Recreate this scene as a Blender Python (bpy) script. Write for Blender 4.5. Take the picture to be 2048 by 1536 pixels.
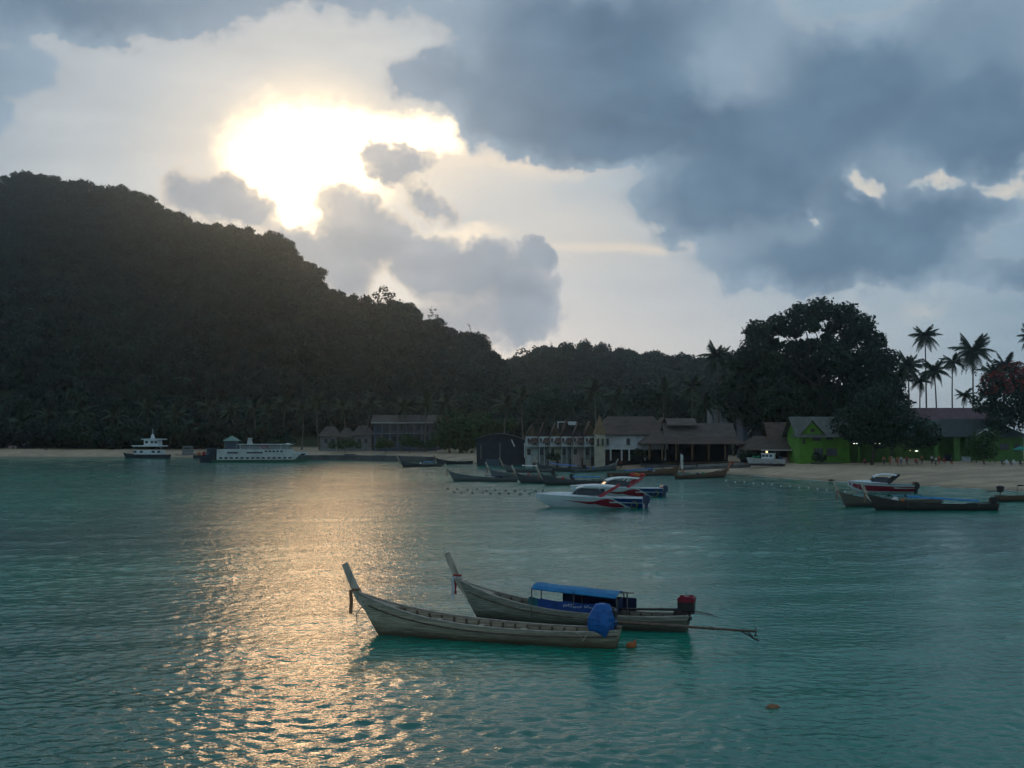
import bpy, math, random
import numpy as np
from mathutils import Vector, Matrix, noise as mnoise
R = math.radians
SC = bpy.context.scene
for o in list(bpy.data.objects):
    bpy.data.objects.remove(o)
COL = SC.collection

# ------------------------------------------------------------------ camera
CAM_H, FPX, PITCH = 8.1, 2147.0, math.atan(92 / 2147.0)
cam_d = bpy.data.cameras.new("camera")
cam_d.sensor_width = 36.0
cam_d.lens = 36.0 * FPX / 2048.0
cam_d.clip_start, cam_d.clip_end = 0.5, 6000.0
cam = bpy.data.objects.new("camera", cam_d)
cam.location = (0, 0, CAM_H)
cam.rotation_euler = (R(90) + PITCH, 0, 0)
COL.objects.link(cam)
SC.camera = cam


def ray(px, py):
    a, b = (px - 1024) / FPX, (768 - py) / FPX
    return Vector((a, math.cos(PITCH) - b * math.sin(PITCH), math.sin(PITCH) + b * math.cos(PITCH)))


def at(px, py, Y):
    """the point of the place seen at this pixel, Y metres out"""
    d = ray(px, py)
    k = Y / d.y
    return Vector((d.x * k, Y, CAM_H + d.z * k))


def onz(px, py, z=0.0):
    d = ray(px, py)
    k = (z - CAM_H) / d.z
    return Vector((d.x * k, d.y * k, z))


# ------------------------------------------------------------------ node helpers
class NT:
    def __init__(s, tree):
        s.t = tree

    def n(s, typ, **kw):
        nd = s.t.nodes.new(typ)
        for k, v in kw.items():
            setattr(nd, k, v)
        return nd

    def put(s, inp, v):
        if isinstance(v, bpy.types.NodeSocket):
            s.t.links.new(v, inp)
        else:
            inp.default_value = v

    def m(s, op, a, b=0.0, c=0.0, clamp=False):
        nd = s.n('ShaderNodeMath', operation=op, use_clamp=clamp)
        s.put(nd.inputs[0], a)
        s.put(nd.inputs[1], b)
        s.put(nd.inputs[2], c)
        return nd.outputs[0]

    def vm(s, op, a, b=(0, 0, 0), out=0):
        nd = s.n('ShaderNodeVectorMath', operation=op)
        s.put(nd.inputs[0], a)
        if op == 'SCALE':
            s.put(nd.inputs[3], b)
        else:
            s.put(nd.inputs[1], b)
        return nd.outputs['Value'] if op in ('DOT_PRODUCT', 'LENGTH', 'DISTANCE') else nd.outputs[0]

    def sstep(s, v, lo, hi, a=0.0, b=1.0, kind='SMOOTHSTEP'):
        nd = s.n('ShaderNodeMapRange', interpolation_type=kind)
        s.put(nd.inputs[0], v)
        for i, q in ((1, lo), (2, hi), (3, a), (4, b)):
            s.put(nd.inputs[i], q)
        return nd.outputs[0]

    def noise(s, vec, scale, detail=4.0, rough=0.5, dist=0.0, color=False, lac=2.0):
        nd = s.n('ShaderNodeTexNoise')
        s.put(nd.inputs['Vector'], vec)
        nd.inputs['Scale'].default_value = scale
        nd.inputs['Detail'].default_value = detail
        nd.inputs['Roughness'].default_value = rough
        nd.inputs['Distortion'].default_value = dist
        nd.inputs['Lacunarity'].default_value = lac
        return nd.outputs[1 if color else 0]

    def mapping(s, vec, loc=(0, 0, 0), rot=(0, 0, 0), scale=(1, 1, 1), typ='POINT'):
        nd = s.n('ShaderNodeMapping', vector_type=typ)
        s.put(nd.inputs[0], vec)
        nd.inputs['Location'].default_value = loc
        nd.inputs['Rotation'].default_value = rot
        nd.inputs['Scale'].default_value = scale
        return nd.outputs[0]

    def ramp(s, f, stops, interp='LINEAR'):
        nd = s.n('ShaderNodeValToRGB')
        nd.color_ramp.interpolation = interp
        e = nd.color_ramp.elements
        while len(e) < len(stops):
            e.new(0.5)
        for el, (p, c) in zip(e, stops):
            el.position = p
            el.color = (*c, 1)
        s.put(nd.inputs[0], f)
        return nd.outputs[0]

    def mix(s, f, a, b, typ='MIX'):
        nd = s.n('ShaderNodeMix', data_type='RGBA', blend_type=typ)
        s.put(nd.inputs[0], f)
        s.put(nd.inputs[6], a if isinstance(a, bpy.types.NodeSocket) else (*a, 1))
        s.put(nd.inputs[7], b if isinstance(b, bpy.types.NodeSocket) else (*b, 1))
        return nd.outputs[2]


# ------------------------------------------------------------------ world: evening sky with broken cloud
SUN_PX = (622, 318)
sd = ray(*SUN_PX).normalized()
SUN_AZ, SUN_EL = math.atan2(sd.x, sd.y), math.asin(sd.z)

W = bpy.data.worlds.new("World")
SC.world = W
W.use_nodes = True
wt = NT(W.node_tree)
W.node_tree.nodes.clear()
tc = wt.n('ShaderNodeTexCoord')
D = tc.outputs['Generated']
sky = wt.n('ShaderNodeTexSky', sky_type='NISHITA', sun_disc=False, sun_elevation=SUN_EL, sun_rotation=SUN_AZ,
           air_density=1.0, dust_density=1.5, ozone_density=1.5)
sep = wt.n('ShaderNodeSeparateXYZ')
wt.put(sep.inputs[0], D)
dx, dy, dz = sep.outputs
az = wt.m('ARCTAN2', dx, dy)
el = wt.m('ARCSINE', dz)
cmb = wt.n('ShaderNodeCombineXYZ')
wt.put(cmb.inputs[0], az)
wt.put(cmb.inputs[1], el)
UV = cmb.outputs[0]
# billows: the cloud outlines are bent by noise at three sizes
w1 = wt.vm('SUBTRACT', wt.noise(D, 9.0, 1.0, 0.5, color=True), (0.5, 0.5, 0.5))
w2 = wt.vm('SUBTRACT', wt.noise(D, 34.0, 3.0, 0.62, color=True), (0.5, 0.5, 0.5))
UVs = wt.vm('ADD', wt.vm('ADD', UV, wt.vm('SCALE', w1, 0.045)), wt.vm('SCALE', w2, 0.042))          # soft masses
UVc = wt.vm('ADD', wt.vm('ADD', UV, wt.vm('SCALE', w1, 0.014)), wt.vm('SCALE', w2, 0.046))   # crisp cumulus


def azel(px, py):
    d = ray(px, py).normalized()
    return math.atan2(d.x, d.y), math.asin(d.z)


ROT = {}


def turned(vec, rot):
    """the same sky coordinates turned by rot degrees (made once for each angle)"""
    if rot == 0:
        return vec
    for q, v in ROT.items():
        if q[0] == vec and q[1] == rot:
            return v
    v = wt.mapping(vec, rot=(0, 0, R(rot)))
    ROT[(vec, rot)] = v
    return v


def blobs(vec, lst):
    acc = None
    for b in lst:
        px, py, rx, ry, rot, amp = b
        a, e = azel(px, py)
        rot = 30 if rot < -14 else 0
        a, e = a * math.cos(R(rot)) - e * math.sin(R(rot)), a * math.sin(R(rot)) + e * math.cos(R(rot))
        nd = wt.n('ShaderNodeVectorMath', operation='MULTIPLY_ADD')
        wt.put(nd.inputs[0], turned(vec, rot))
        sx, sy = FPX / rx, FPX / ry
        nd.inputs[1].default_value = (sx, sy, 0)
        nd.inputs[2].default_value = (-a * sx, -e * sy, 0)
        r2 = wt.vm('DOT_PRODUCT', nd.outputs[0], nd.outputs[0])
        f = wt.m('SUBTRACT', 1.0, r2, clamp=True)
        f = wt.m('MULTIPLY', f, f)
        acc = wt.m('MULTIPLY', f, amp) if acc is None else wt.m('MULTIPLY_ADD', f, amp, acc)
    return acc


n_soft = wt.noise(wt.vm('MULTIPLY', D, (1, 1, 2.2)), 3.2, 3.0, 0.55)
n_fine = wt.noise(wt.vm('MULTIPLY', D, (1, 1, 1.6)), 13.0, 4.5, 0.58)

# distance from the sun
cs = wt.vm('DOT_PRODUCT', D, tuple(sd))
th = wt.m('ARCCOSINE', wt.m('MINIMUM', cs, 1.0))
glow = wt.ramp(wt.m('DIVIDE', th, 1.6), [
    (0.0, (0.95, 0.78, 0.56)), (0.032, (0.72, 0.64, 0.54)), (0.06, (0.43, 0.455, 0.48)), (0.11, (0.36, 0.415, 0.47)), (0.20, (0.295, 0.375, 0.45)),
    (0.30, (0.245, 0.35, 0.44)), (0.50, (0.18, 0.29, 0.39)), (1.0, (0.17, 0.275, 0.37))], 'EASE')
# faint streaks in the veil
streak = wt.noise(wt.vm('MULTIPLY', D, (1, 1, 6.0)), 6.0, 3.0, 0.55)
veil = wt.mix(1.0, glow, wt.ramp(streak, [(0.3, (0.86, 0.88, 0.9)), (0.7, (1.1, 1.08, 1.05))]), 'MULTIPLY')
# pinkish air low over the ridge
low = wt.sstep(el, 0.02, 0.24, 1.0, 0.0)
near = wt.sstep(th, 0.2, 0.75, 1.0, 0.0)
veil = wt.mix(wt.m('MULTIPLY', wt.m('MULTIPLY', low, near), 0.85), veil, (0.575, 0.545, 0.555))

# the burning gap round the sun
hot = blobs(UVc, [(610, 310, 230, 150, 0, 1.25), (640, 395, 180, 120, 20, 0.9), (800, 275, 210, 62, 2, 1.0),
                  (690, 260, 190, 75, 0, 0.5), (520, 330, 120, 70, 0, 0.35)])
hotn = wt.m('MULTIPLY', hot, wt.sstep(n_fine, 0.3, 0.7, 0.55, 1.45))
hotf = wt.sstep(hotn, 0.08, 1.15)
peach = blobs(wt.vm('ADD', UV, wt.vm('SCALE', w1, 0.05)), [(600, 315, 360, 190, 0, 1.0), (900, 330, 330, 110, 0, .8), (1150, 470, 360, 130, 0, .5)])
warmgap = blobs(UVc, [(940, 468, 110, 36, 10, 1.0), (1120, 325, 190, 42, -6, 0.75), 
                      (1745, 372, 75, 40, -20, 0.9), (1622, 432, 40, 22, -20, 0.6), (1880, 362, 85, 26, 0, 0.8), (1985, 372, 50, 30, 0, .7),
                      (2048, 350, 60, 50, 0, .7), (780, 530, 70, 40, -60, 0.7), (1850, 615, 70, 40, 0, .35), (1700, 600, 60, 25, -30, .3)])
gapf = wt.sstep(wt.m('MULTIPLY_ADD', wt.m('SUBTRACT', n_fine, 0.5), 0.8, warmgap), 0.05, 1.1)
band = blobs(wt.vm('ADD', UV, wt.vm('SCALE', w1, 0.02)), [(1270, 494, 300, 16, 0, 0.8), (1120, 330, 230, 40, 0, 0.5), (930, 325, 200, 22, 0, 0.6)])
base = wt.mix(wt.m('MULTIPLY', band, 0.7), veil, (0.72, 0.60, 0.48))
base = wt.mix(wt.m('MULTIPLY', gapf, 0.7), base, (0.90, 0.75, 0.57))
base = wt.mix(wt.m('MULTIPLY', peach, 0.55, clamp=True), base, (0.78, 0.64, 0.50))
base = wt.mix(wt.m('MULTIPLY', wt.sstep(hot, 0.02, 0.6), 0.65), base, (0.92, 0.78, 0.58))
base = wt.mix(hotf, base, (2.1, 1.60, 1.02))
# clear evening air behind it all
base = wt.mix(1.0, base, wt.vm('SCALE', sky.outputs[0], 0.007), 'ADD')

# large soft dark masses
mass = blobs(UVs, [(1150, 190, 330, 170, 5, 1.25), (1000, 250, 120, 95, 0, 0.6), (1330, 255, 270, 85, 0, 0.9),
                   (1440, 385, 215, 125, 0, 1.1), (1600, 330, 230, 150, -20, 0.7),
                   (1640, 520, 300, 95, -4, 1.0), (1810, 470, 190, 130, -20, 0.9), (1930, 420, 120, 60, -10, 0.6),
                   (1720, 190, 260, 150, -25, 0.85), (2000, 260, 190, 150, 0, 1.0), (1960, 80, 300, 140, 0, 0.5),
                   (1230, 30, 420, 110, 0, 0.8), (850, 165, 170, 85, 10, 0.72), (620, -30, 480, 90, 0, 0.6),
                   (170, 0, 430, 95, -4, 1.0), (-60, 130, 260, 160, 0, .5), (2060, 560, 160, 60, 0, 0.8), (1000, 80, 260, 120, 0, .45),
                   (2100, 640, 260, 40, 0, .35), (-200, 300, 250, 160, 0, .5), (1640, 250, 760, 400, 0, .30), (1330, 150, 420, 210, 0, .2)])
# cloud over the rest of the dome, outside the picture
out = wt.sstep(th, 0.62, 1.05)
rest = wt.m('MULTIPLY', wt.sstep(n_soft, 0.36, 0.62), out)
massn = wt.m('ADD', wt.m('MULTIPLY_ADD', wt.m('SUBTRACT', n_fine, 0.5), 0.75, mass), wt.m('MULTIPLY', rest, 0.42))
massn = wt.m('SUBTRACT', massn, wt.m('MULTIPLY', gapf, wt.sstep(th, 0.28, 0.36, 0.0, 0.9)))
massf = wt.sstep(massn, 0.14, 0.42)
thick = wt.sstep(massn, 0.22, 1.1)
shade = wt.mix(thick, (0.265, 0.355, 0.45), (0.105, 0.178, 0.265))
lum = wt.ramp(n_fine, [(0.28, (0.78, 0.80, 0.83)), (0.72, (1.24, 1.21, 1.17))])
shade = wt.mix(1.0, shade, lum, 'MULTIPLY')
scat = wt.sstep(th, 0.04, 0.30, 1.0, 0.0)
shade = wt.mix(wt.m('MULTIPLY', scat, 0.55), shade, (0.34, 0.385, 0.45))
rim = wt.m('MULTIPLY', wt.m('MULTIPLY', massf, wt.m('SUBTRACT', 1.0, massf)), wt.sstep(th, 0.1, 0.62, 1.5, 0.5))
shade = wt.mix(rim, shade, (0.66, 0.60, 0.54))
col = wt.mix(wt.m('MULTIPLY', massf, 0.95), base, shade)

# cumulus puffs low around the sun
puff = blobs(UVc, [(425, 396, 130, 78, 0, 1.2), (505, 425, 80, 55, 0, .7), (610, 490, 125, 52, 10, 1.0), (790, 332, 92, 48, -8, 1.15),
                   (755, 470, 170, 80, -42, 1.25), (855, 408, 74, 38, -20, .8), (690, 545, 100, 80, 0, .8), (930, 540, 170, 80, 0, 1.2), (860, 500, 60, 50, 0, .5),
                   (1075, 508, 52, 40, 0, .9), (1060, 600, 100, 110, -20, .55), (800, 640, 220, 70, 10, .35),
                   (1000, 640, 200, 90, 0, .35)])
pn = wt.m('MULTIPLY_ADD', wt.m('SUBTRACT', n_fine, 0.5), 0.35, puff)
puff_f = wt.sstep(pn, 0.10, 0.32)
pth = wt.sstep(pn, 0.12, 0.7)
pthin = wt.mix(wt.sstep(th, 0.06, 0.26, 1.0, 0.0), (0.38, 0.41, 0.46), (0.80, 0.69, 0.56))
pcol = wt.mix(pth, pthin, wt.mix(wt.sstep(th, 0.05, 0.28, 1.0, 0.0), (0.25, 0.30, 0.37), (0.37, 0.385, 0.42)))
pcol = wt.mix(1.0, pcol, lum, 'MULTIPLY')
col = wt.mix(wt.m('MULTIPLY', puff_f, 0.93), col, pcol)
bg2 = wt.n('ShaderNodeBackground')
wt.put(bg2.inputs[0], col)
bg2.inputs[1].default_value = 0.88
wo = wt.n('ShaderNodeOutputWorld')
wt.put(wo.inputs[0], bg2.outputs[0])
W.cycles.sampling_method = 'MANUAL'
W.cycles.sample_map_resolution = 512

# ------------------------------------------------------------------ the sun, veiled by thin cloud
sun_d = bpy.data.lights.new("sun", 'SUN')
sun_d.energy = 0.10
sun_d.angle = R(8)
sun_d.color = (1.0, 0.60, 0.29)
sun = bpy.data.objects.new("sun", sun_d)
sun.rotation_euler = Vector((sd.x, sd.y, sd.z)).to_track_quat('Z', 'Y').to_euler()
sun.location = (-60, 300, 120)
COL.objects.link(sun)

SC.view_settings.view_transform = 'Standard'
SC.view_settings.look = 'None'
SC.view_settings.exposure = 0.28
SC.view_settings.gamma = 1.0
SC.view_settings.use_curve_mapping = False
cy = SC.cycles
cy.use_denoising = True
cy.denoiser = 'OPENIMAGEDENOISE'
cy.max_bounces = 6
cy.diffuse_bounces = 2
cy.glossy_bounces = 3
cy.transparent_max_bounces = 8
cy.volume_bounces = 0
cy.sample_clamp_indirect = 4.0
cy.use_adaptive_sampling = True
cy.adaptive_threshold = 0.025
cy.adaptive_min_samples = 8


# ------------------------------------------------------------------ material helper
MATS = {}


def mat(name, c, rough=0.7, c2=None, scale=2.0, bump=0.0, metal=0.0, spec=0.35, bscale=None, emit=None, stretch=(1, 1, 1), rnd=0.0, detail=4.0,
        trans=0.0):
    if name in MATS:
        return MATS[name]
    m = bpy.data.materials.new(name)
    m.use_nodes = True
    t = NT(m.node_tree)
    b = m.node_tree.nodes['Principled BSDF']
    b.inputs['Roughness'].default_value = rough
    b.inputs['Metallic'].default_value = metal
    b.inputs['Specular IOR Level'].default_value = spec
    co = t.n('ShaderNodeTexCoord').outputs['Object']
    v = t.mapping(co, scale=stretch)
    nz = t.noise(v, scale, detail, 0.6)
    c2 = c2 or tuple(x * 0.7 for x in c)
    col = t.mix(t.sstep(nz, 0.3, 0.7), c2, c)
    if rnd:
        oi = t.n('ShaderNodeObjectInfo')
        k = t.sstep(oi.outputs['Random'], 0, 1, 1 - rnd, 1 + rnd, 'LINEAR')
        hs = t.n('ShaderNodeHueSaturation')
        t.put(hs.inputs['Hue'], t.sstep(t.m('FRACT', t.m('MULTIPLY', oi.outputs['Random'], 17.0)), 0, 1, .44, .53, 'LINEAR'))
        t.put(hs.inputs['Value'], k)
        t.put(hs.inputs['Color'], col)
        col = hs.outputs[0]
    t.put(b.inputs['Base Color'], col)
    if bump:
        bn = t.n('ShaderNodeBump')
        bn.inputs['Strength'].default_value = 1.0
        bn.inputs['Distance'].default_value = bump
        t.put(bn.inputs['Height'], t.noise(v, bscale or scale * 3, 4.0, 0.6))
        t.put(b.inputs['Normal'], bn.outputs[0])
    if emit:
        b.inputs['Emission Color'].default_value = (*emit[0], 1)
        b.inputs['Emission Strength'].default_value = emit[1]
    if trans:
        tr = t.n('ShaderNodeBsdfTranslucent')
        t.put(tr.inputs[0], col)
        mx = t.n('ShaderNodeMixShader')
        mx.inputs[0].default_value = trans
        t.put(mx.inputs[1], b.outputs[0])
        t.put(mx.inputs[2], tr.outputs[0])
        ou = [q for q in m.node_tree.nodes if q.type == 'OUTPUT_MATERIAL'][0]
        t.put(ou.inputs[0], mx.outputs[0])
    MATS[name] = m
    return m


# ------------------------------------------------------------------ mesh + object helpers
def link(name, me, parent=None, loc=None, rotz=None):
    o = bpy.data.objects.new(name, me)
    COL.objects.link(o)
    if parent is not None:
        o.parent = parent
    if loc is not None:
        o.location = loc
    if rotz is not None:
        o.rotation_euler = (0, 0, rotz)
    return o


def tag(o, label=None, cat=None, group=None, kind=None):
    for k, v in (('label', label), ('category', cat), ('group', group), ('kind', kind)):
        if v:
            o[k] = v
    return o


def thing(name, label, cat, loc=(0, 0, 0), rotz=0.0, group=None):
    o = link(name, None, None, loc, rotz)
    o.empty_display_size = 0.3
    return tag(o, label, cat, group)


class MB:
    """collects simple solids and builds them as one mesh"""

    def __init__(s):
        s.v, s.f, s.mi, s.cur = [], [], [], 0

    def add(s, vs, fs):
        k = len(s.v)
        s.v += [tuple(q) for q in vs]
        s.f += [tuple(i + k for i in f) for f in fs]
        s.mi += [s.cur] * len(fs)
        return s

    def box(s, c, d, rz=0.0, M=None):
        x, y, z = d[0] / 2, d[1] / 2, d[2] / 2
        vs = [Vector((a, b, e)) for e in (-z, z) for a, b in ((-x, -y), (x, -y), (x, y), (-x, y))]
        m = M if M is not None else Matrix.Rotation(rz, 3, 'Z')
        return s.add([m @ q + Vector(c) for q in vs], [(3, 2, 1, 0), (4, 5, 6, 7), (0, 1, 5, 4), (1, 2, 6, 5), (2, 3, 7, 6), (3, 0, 4, 7)])

    def bar(s, a, b, w, h=None, up=(0, 0, 1)):
        a, b = Vector(a), Vector(b)
        d = (b - a).normalized()
        u = Vector(up)
        if abs(d.dot(u)) > 0.97:
            u = Vector((1, 0, 0))
        sx = d.cross(u).normalized()
        sz = sx.cross(d)
        h = h or w
        vs = []
        for p in (a, b):
            for i, j in ((-1, -1), (1, -1), (1, 1), (-1, 1)):
                vs.append(p + sx * (i * w / 2) + sz * (j * h / 2))
        return s.add(vs, [(3, 2, 1, 0), (4, 5, 6, 7), (0, 1, 5, 4), (1, 2, 6, 5), (2, 3, 7, 6), (3, 0, 4, 7)])

    def tube(s, pts, rad, n=8, caps=True):
        pts = [Vector(p) for p in pts]
        rad = rad if isinstance(rad, (list, tuple)) else [rad] * len(pts)
        vs, fs = [], []
        for i, p in enumerate(pts):
            d = (pts[min(i + 1, len(pts) - 1)] - pts[max(i - 1, 0)]).normalized()
            u = Vector((0, 0, 1)) if abs(d.z) < 0.9 else Vector((1, 0, 0))
            sx = d.cross(u).normalized()
            sz = sx.cross(d)
            for k in range(n):
                a = 2 * math.pi * k / n
                vs.append(p + (sx * math.cos(a) + sz * math.sin(a)) * rad[i])
        for i in range(len(pts) - 1):
            for k in range(n):
                fs.append((i * n + k, i * n + (k + 1) % n, (i + 1) * n + (k + 1) % n, (i + 1) * n + k))
        if caps:
            fs.append(tuple(range(n))[::-1])
            fs.append(tuple((len(pts) - 1) * n + k for k in range(n)))
        return s.add(vs, fs)

    def grid(s, rows, close=False):
        n = len(rows[0])
        vs = [q for r in rows for q in r]
        fs = []
        for i in range(len(rows) - 1):
            for k in range(n if close else n - 1):
                fs.append((i * n + k, i * n + (k + 1) % n, (i + 1) * n + (k + 1) % n, (i + 1) * n + k))
        return s.add(vs, fs)

    def prism(s, poly, y0, y1, axis='y'):
        """polygon in (x,z) swept along y, or (y,z) swept along x"""
        n = len(poly)
        if axis == 'y':
            vs = [(p[0], y0, p[1]) for p in poly] + [(p[0], y1, p[1]) for p in poly]
        elif axis == 'x':
            vs = [(y0, p[0], p[1]) for p in poly] + [(y1, p[0], p[1]) for p in poly]
        else:
            vs = [(p[0], p[1], y0) for p in poly] + [(p[0], p[1], y1) for p in poly]
        fs = [tuple(range(n))[::-1], tuple(range(n, 2 * n))] + [(i, (i + 1) % n, n + (i + 1) % n, n + i) for i in range(n)]
        return s.add(vs, fs)

    def ball(s, c, r, n=8, m=6, jit=0.0, rng=None):
        c = Vector(c)
        r = r if isinstance(r, (tuple, list)) else (r, r, r)
        rows = []
        for i in range(m + 1):
            t = math.pi * i / m
            row = []
            for k in range(n):
                a = 2 * math.pi * k / n
                q = 1 + (rng.uniform(-jit, jit) if rng else 0)
                row.append(c + Vector((math.sin(t) * math.cos(a) * r[0], math.sin(t) * math.sin(a) * r[1], math.cos(t) * r[2])) * q)
            rows.append(row)
        return s.grid(rows, True)

    def mesh(s, name, mats, smooth=False):
        me = bpy.data.meshes.new(name)
        me.from_pydata(s.v, [], s.f)
        for m in (mats if isinstance(mats, (list, tuple)) else [mats]):
            me.materials.append(m)
        if max(s.mi, default=0):
            me.polygons.foreach_set('material_index', s.mi)
        if smooth:
            me.polygons.foreach_set('use_smooth', [True] * len(me.polygons))
        me.validate()
        me.update()
        return me

    def build(s, name, mats, parent=None, smooth=False, loc=None, rotz=None):
        me = s.mesh(name, mats, smooth)
        import bmesh
        bm = bmesh.new()
        bm.from_mesh(me)
        if len(bm.faces) < 20000:
            bmesh.ops.recalc_face_normals(bm, faces=bm.faces)
        bm.to_mesh(me)
        bm.free()
        return link(name, me, parent, loc, rotz)


def copy_tree(o, parent=None):
    c = o.copy()
    COL.objects.link(c)
    c.parent = parent
    for ch in [q for q in o.children]:
        copy_tree(ch, c)
    return c


def interp(x, pts):
    return float(np.interp(x, [p[0] for p in pts], [p[1] for p in pts]))


# ------------------------------------------------------------------ water
def build_water():
    m = bpy.data.materials.new("sea water")
    m.use_nodes = True
    t = NT(m.node_tree)
    b = m.node_tree.nodes['Principled BSDF']
    co = t.n('ShaderNodeTexCoord').outputs['Object']
    tint = t.noise(co, 0.02, 1.0, 0.5)
    t.put(b.inputs['Base Color'], t.mix(t.sstep(tint, 0.35, 0.65), (0.004, 0.125, 0.095), (0.006, 0.215, 0.140)))
    b.inputs['Roughness'].default_value = 0.05
    b.inputs['IOR'].default_value = 1.333
    b.inputs['Specular IOR Level'].default_value = 0.5
    sp = t.n('ShaderNodeSeparateXYZ')
    t.put(sp.inputs[0], co)
    # ripples too small for the mesh; farther out, where the mesh is coarser, they carry more of the chop
    chop = t.noise(t.mapping(co, rot=(0, 0, R(-10)), scale=(0.65, 1.0, 1)), 2.4, 3.5, 0.62)
    amp = t.sstep(sp.outputs[1], 30.0, 140.0, 0.065, 0.14)
    bn = t.n('ShaderNodeBump')
    bn.inputs['Strength'].default_value = 1.0
    bn.inputs['Distance'].default_value = 1.0
    t.put(bn.inputs['Height'], t.m('MULTIPLY', chop, amp))
    t.put(b.inputs['Normal'], bn.outputs[0])
    # wind chop and a slanting swell as real relief, finer where it lies nearer
    rng = np.random.default_rng(21)
    waves = []
    for lam, n, slope, spread in ((6.5, 2, .018, .10), (4.0, 3, .014, .3), (2.3, 5, .009, .5), (1.4, 8, .012, .6), (0.9, 13, .019, .7), (0.6, 16, .033, .8), (0.42, 18, .040, .9)):
        for _ in range(n):
            l_ = lam * rng.uniform(.78, 1.25)
            a_ = R(-78) + rng.normal() * spread
            k_ = 2 * math.pi / l_
            waves.append((l_, k_ * math.cos(a_), k_ * math.sin(a_), slope / k_, rng.uniform(0, 6.28)))

    def height(X, Y, spc):
        Z = np.zeros_like(X)
        g = 0.80 + 0.45 * np.sin(X * .071 + 1.3 * np.sin(Y * .043)) * np.sin(Y * .093 + X * .031)
        for l_, kx, ky, a_, ph in waves:
            w_ = np.clip((l_ / spc - 2.6) / 2.0, 0, 1)
            if w_.max() > 0:
                q = np.sin(kx * X + ky * Y + ph + .9 * np.sin(.17 * X + .11 * Y + ph * 3))
                Z += a_ * w_ * (q if l_ > 4 else q * g)
        return Z
    # one sheet whose strips widen and coarsen with distance, then calm aprons round it
    ys = [20.0]
    while ys[-1] < 345:
        ys.append(ys[-1] + .0025 * ys[-1] + .026)
    nu = 440
    yy = np.array(ys)[:, None]
    half = .57 * yy + 7.0
    uu = np.linspace(-1, 1, nu + 1)[None, :]
    X, Y = uu * half, yy + 0 * uu
    Z = height(X, Y, 2 * half / nu) * np.clip((1 - np.abs(uu)) / .03, 0, 1)
    Z *= np.clip((Y - 20) / 2, 0, 1) * np.clip((ys[-1] - Y) / 5, 0, 1)
    V_ = np.stack([X, Y, Z], -1).reshape(-1, 3)
    ny = len(ys) - 1
    i = np.arange(ny)[:, None] * (nu + 1) + np.arange(nu)[None, :]
    F_ = np.stack([i, i + 1, i + nu + 2, i + nu + 1], -1).reshape(-1, 4)
    off = len(V_)
    h0, h1, y1 = float(half[0, 0]), float(half[-1, 0]), ys[-1]
    ex, ef = [], []
    for q in ([(-700, -100), (700, -100), (700, 20), (-700, 20)], [(-700, y1), (700, y1), (700, 420), (-700, 420)],
              [(-700, 20), (-h0, 20), (-h1, y1), (-700, y1)], [(h0, 20), (700, 20), (700, y1), (h1, y1)]):
        k_ = off + len(ex)
        ex += [(a_, b_, 0) for a_, b_ in q]
        ef.append((k_, k_ + 1, k_ + 2, k_ + 3))
    V_ = np.concatenate([V_, np.array(ex, dtype=float)])
    F_ = np.concatenate([F_, np.array(ef)])
    me = bpy.data.meshes.new('sea')
    me.vertices.add(len(V_))
    me.vertices.foreach_set('co', V_.reshape(-1).astype(np.float32))
    me.loops.add(len(F_) * 4)
    me.loops.foreach_set('vertex_index', F_.reshape(-1).astype(np.int32))
    me.polygons.add(len(F_))
    me.polygons.foreach_set('loop_start', np.arange(0, len(F_) * 4, 4, dtype=np.int32))
    me.polygons.foreach_set('loop_total', np.full(len(F_), 4, dtype=np.int32))
    me.polygons.foreach_set('use_smooth', np.ones(len(F_), dtype=bool))
    me.materials.append(m)
    me.update(calc_edges=True)
    o = link('sea', me)
    tag(o, kind='structure')
    return o


SEA = build_water()

# ------------------------------------------------------------------ land: beach, flat, forested hills
SHORE = [(-1500, 330), (-300, 326), (0, 322), (250, 318), (420, 316), (600, 312), (700, 306), (820, 292), (900, 276), (1000, 258), (1080, 244), (1200, 226),
         (1300, 212), (1400, 203), (1480, 196), (1560, 180), (1650, 170), (1850, 155), (2048, 141), (2400, 122), (3200, 95)]
RIDGE1 = [(-1500, 520), (-700, 400), (-300, 345), (0, 347), (60, 340), (150, 355), (270, 380), (330, 414), (370, 435), (420, 437), (480, 452), (510, 462), (525, 470), (548, 458), (575, 478),
          (600, 508), (640, 524), (652, 565), (700, 585), (740, 604), (800, 606), (870, 640), (930, 664), (970, 676), (1000, 716), (1040, 790), (1100, 850), (1300, 858), (4000, 858)]
RIDGE2 = [(-1500, 858), (800, 800), (900, 765), (1000, 722), (1060, 706), (1100, 694), (1190, 697), (1230, 698), (1300, 710), (1380, 715), (1450, 712), (1520, 722), (1600, 745),
          (1680, 790), (1760, 838), (1900, 855), (4000, 858)]
CROWN = 7.0


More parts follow.
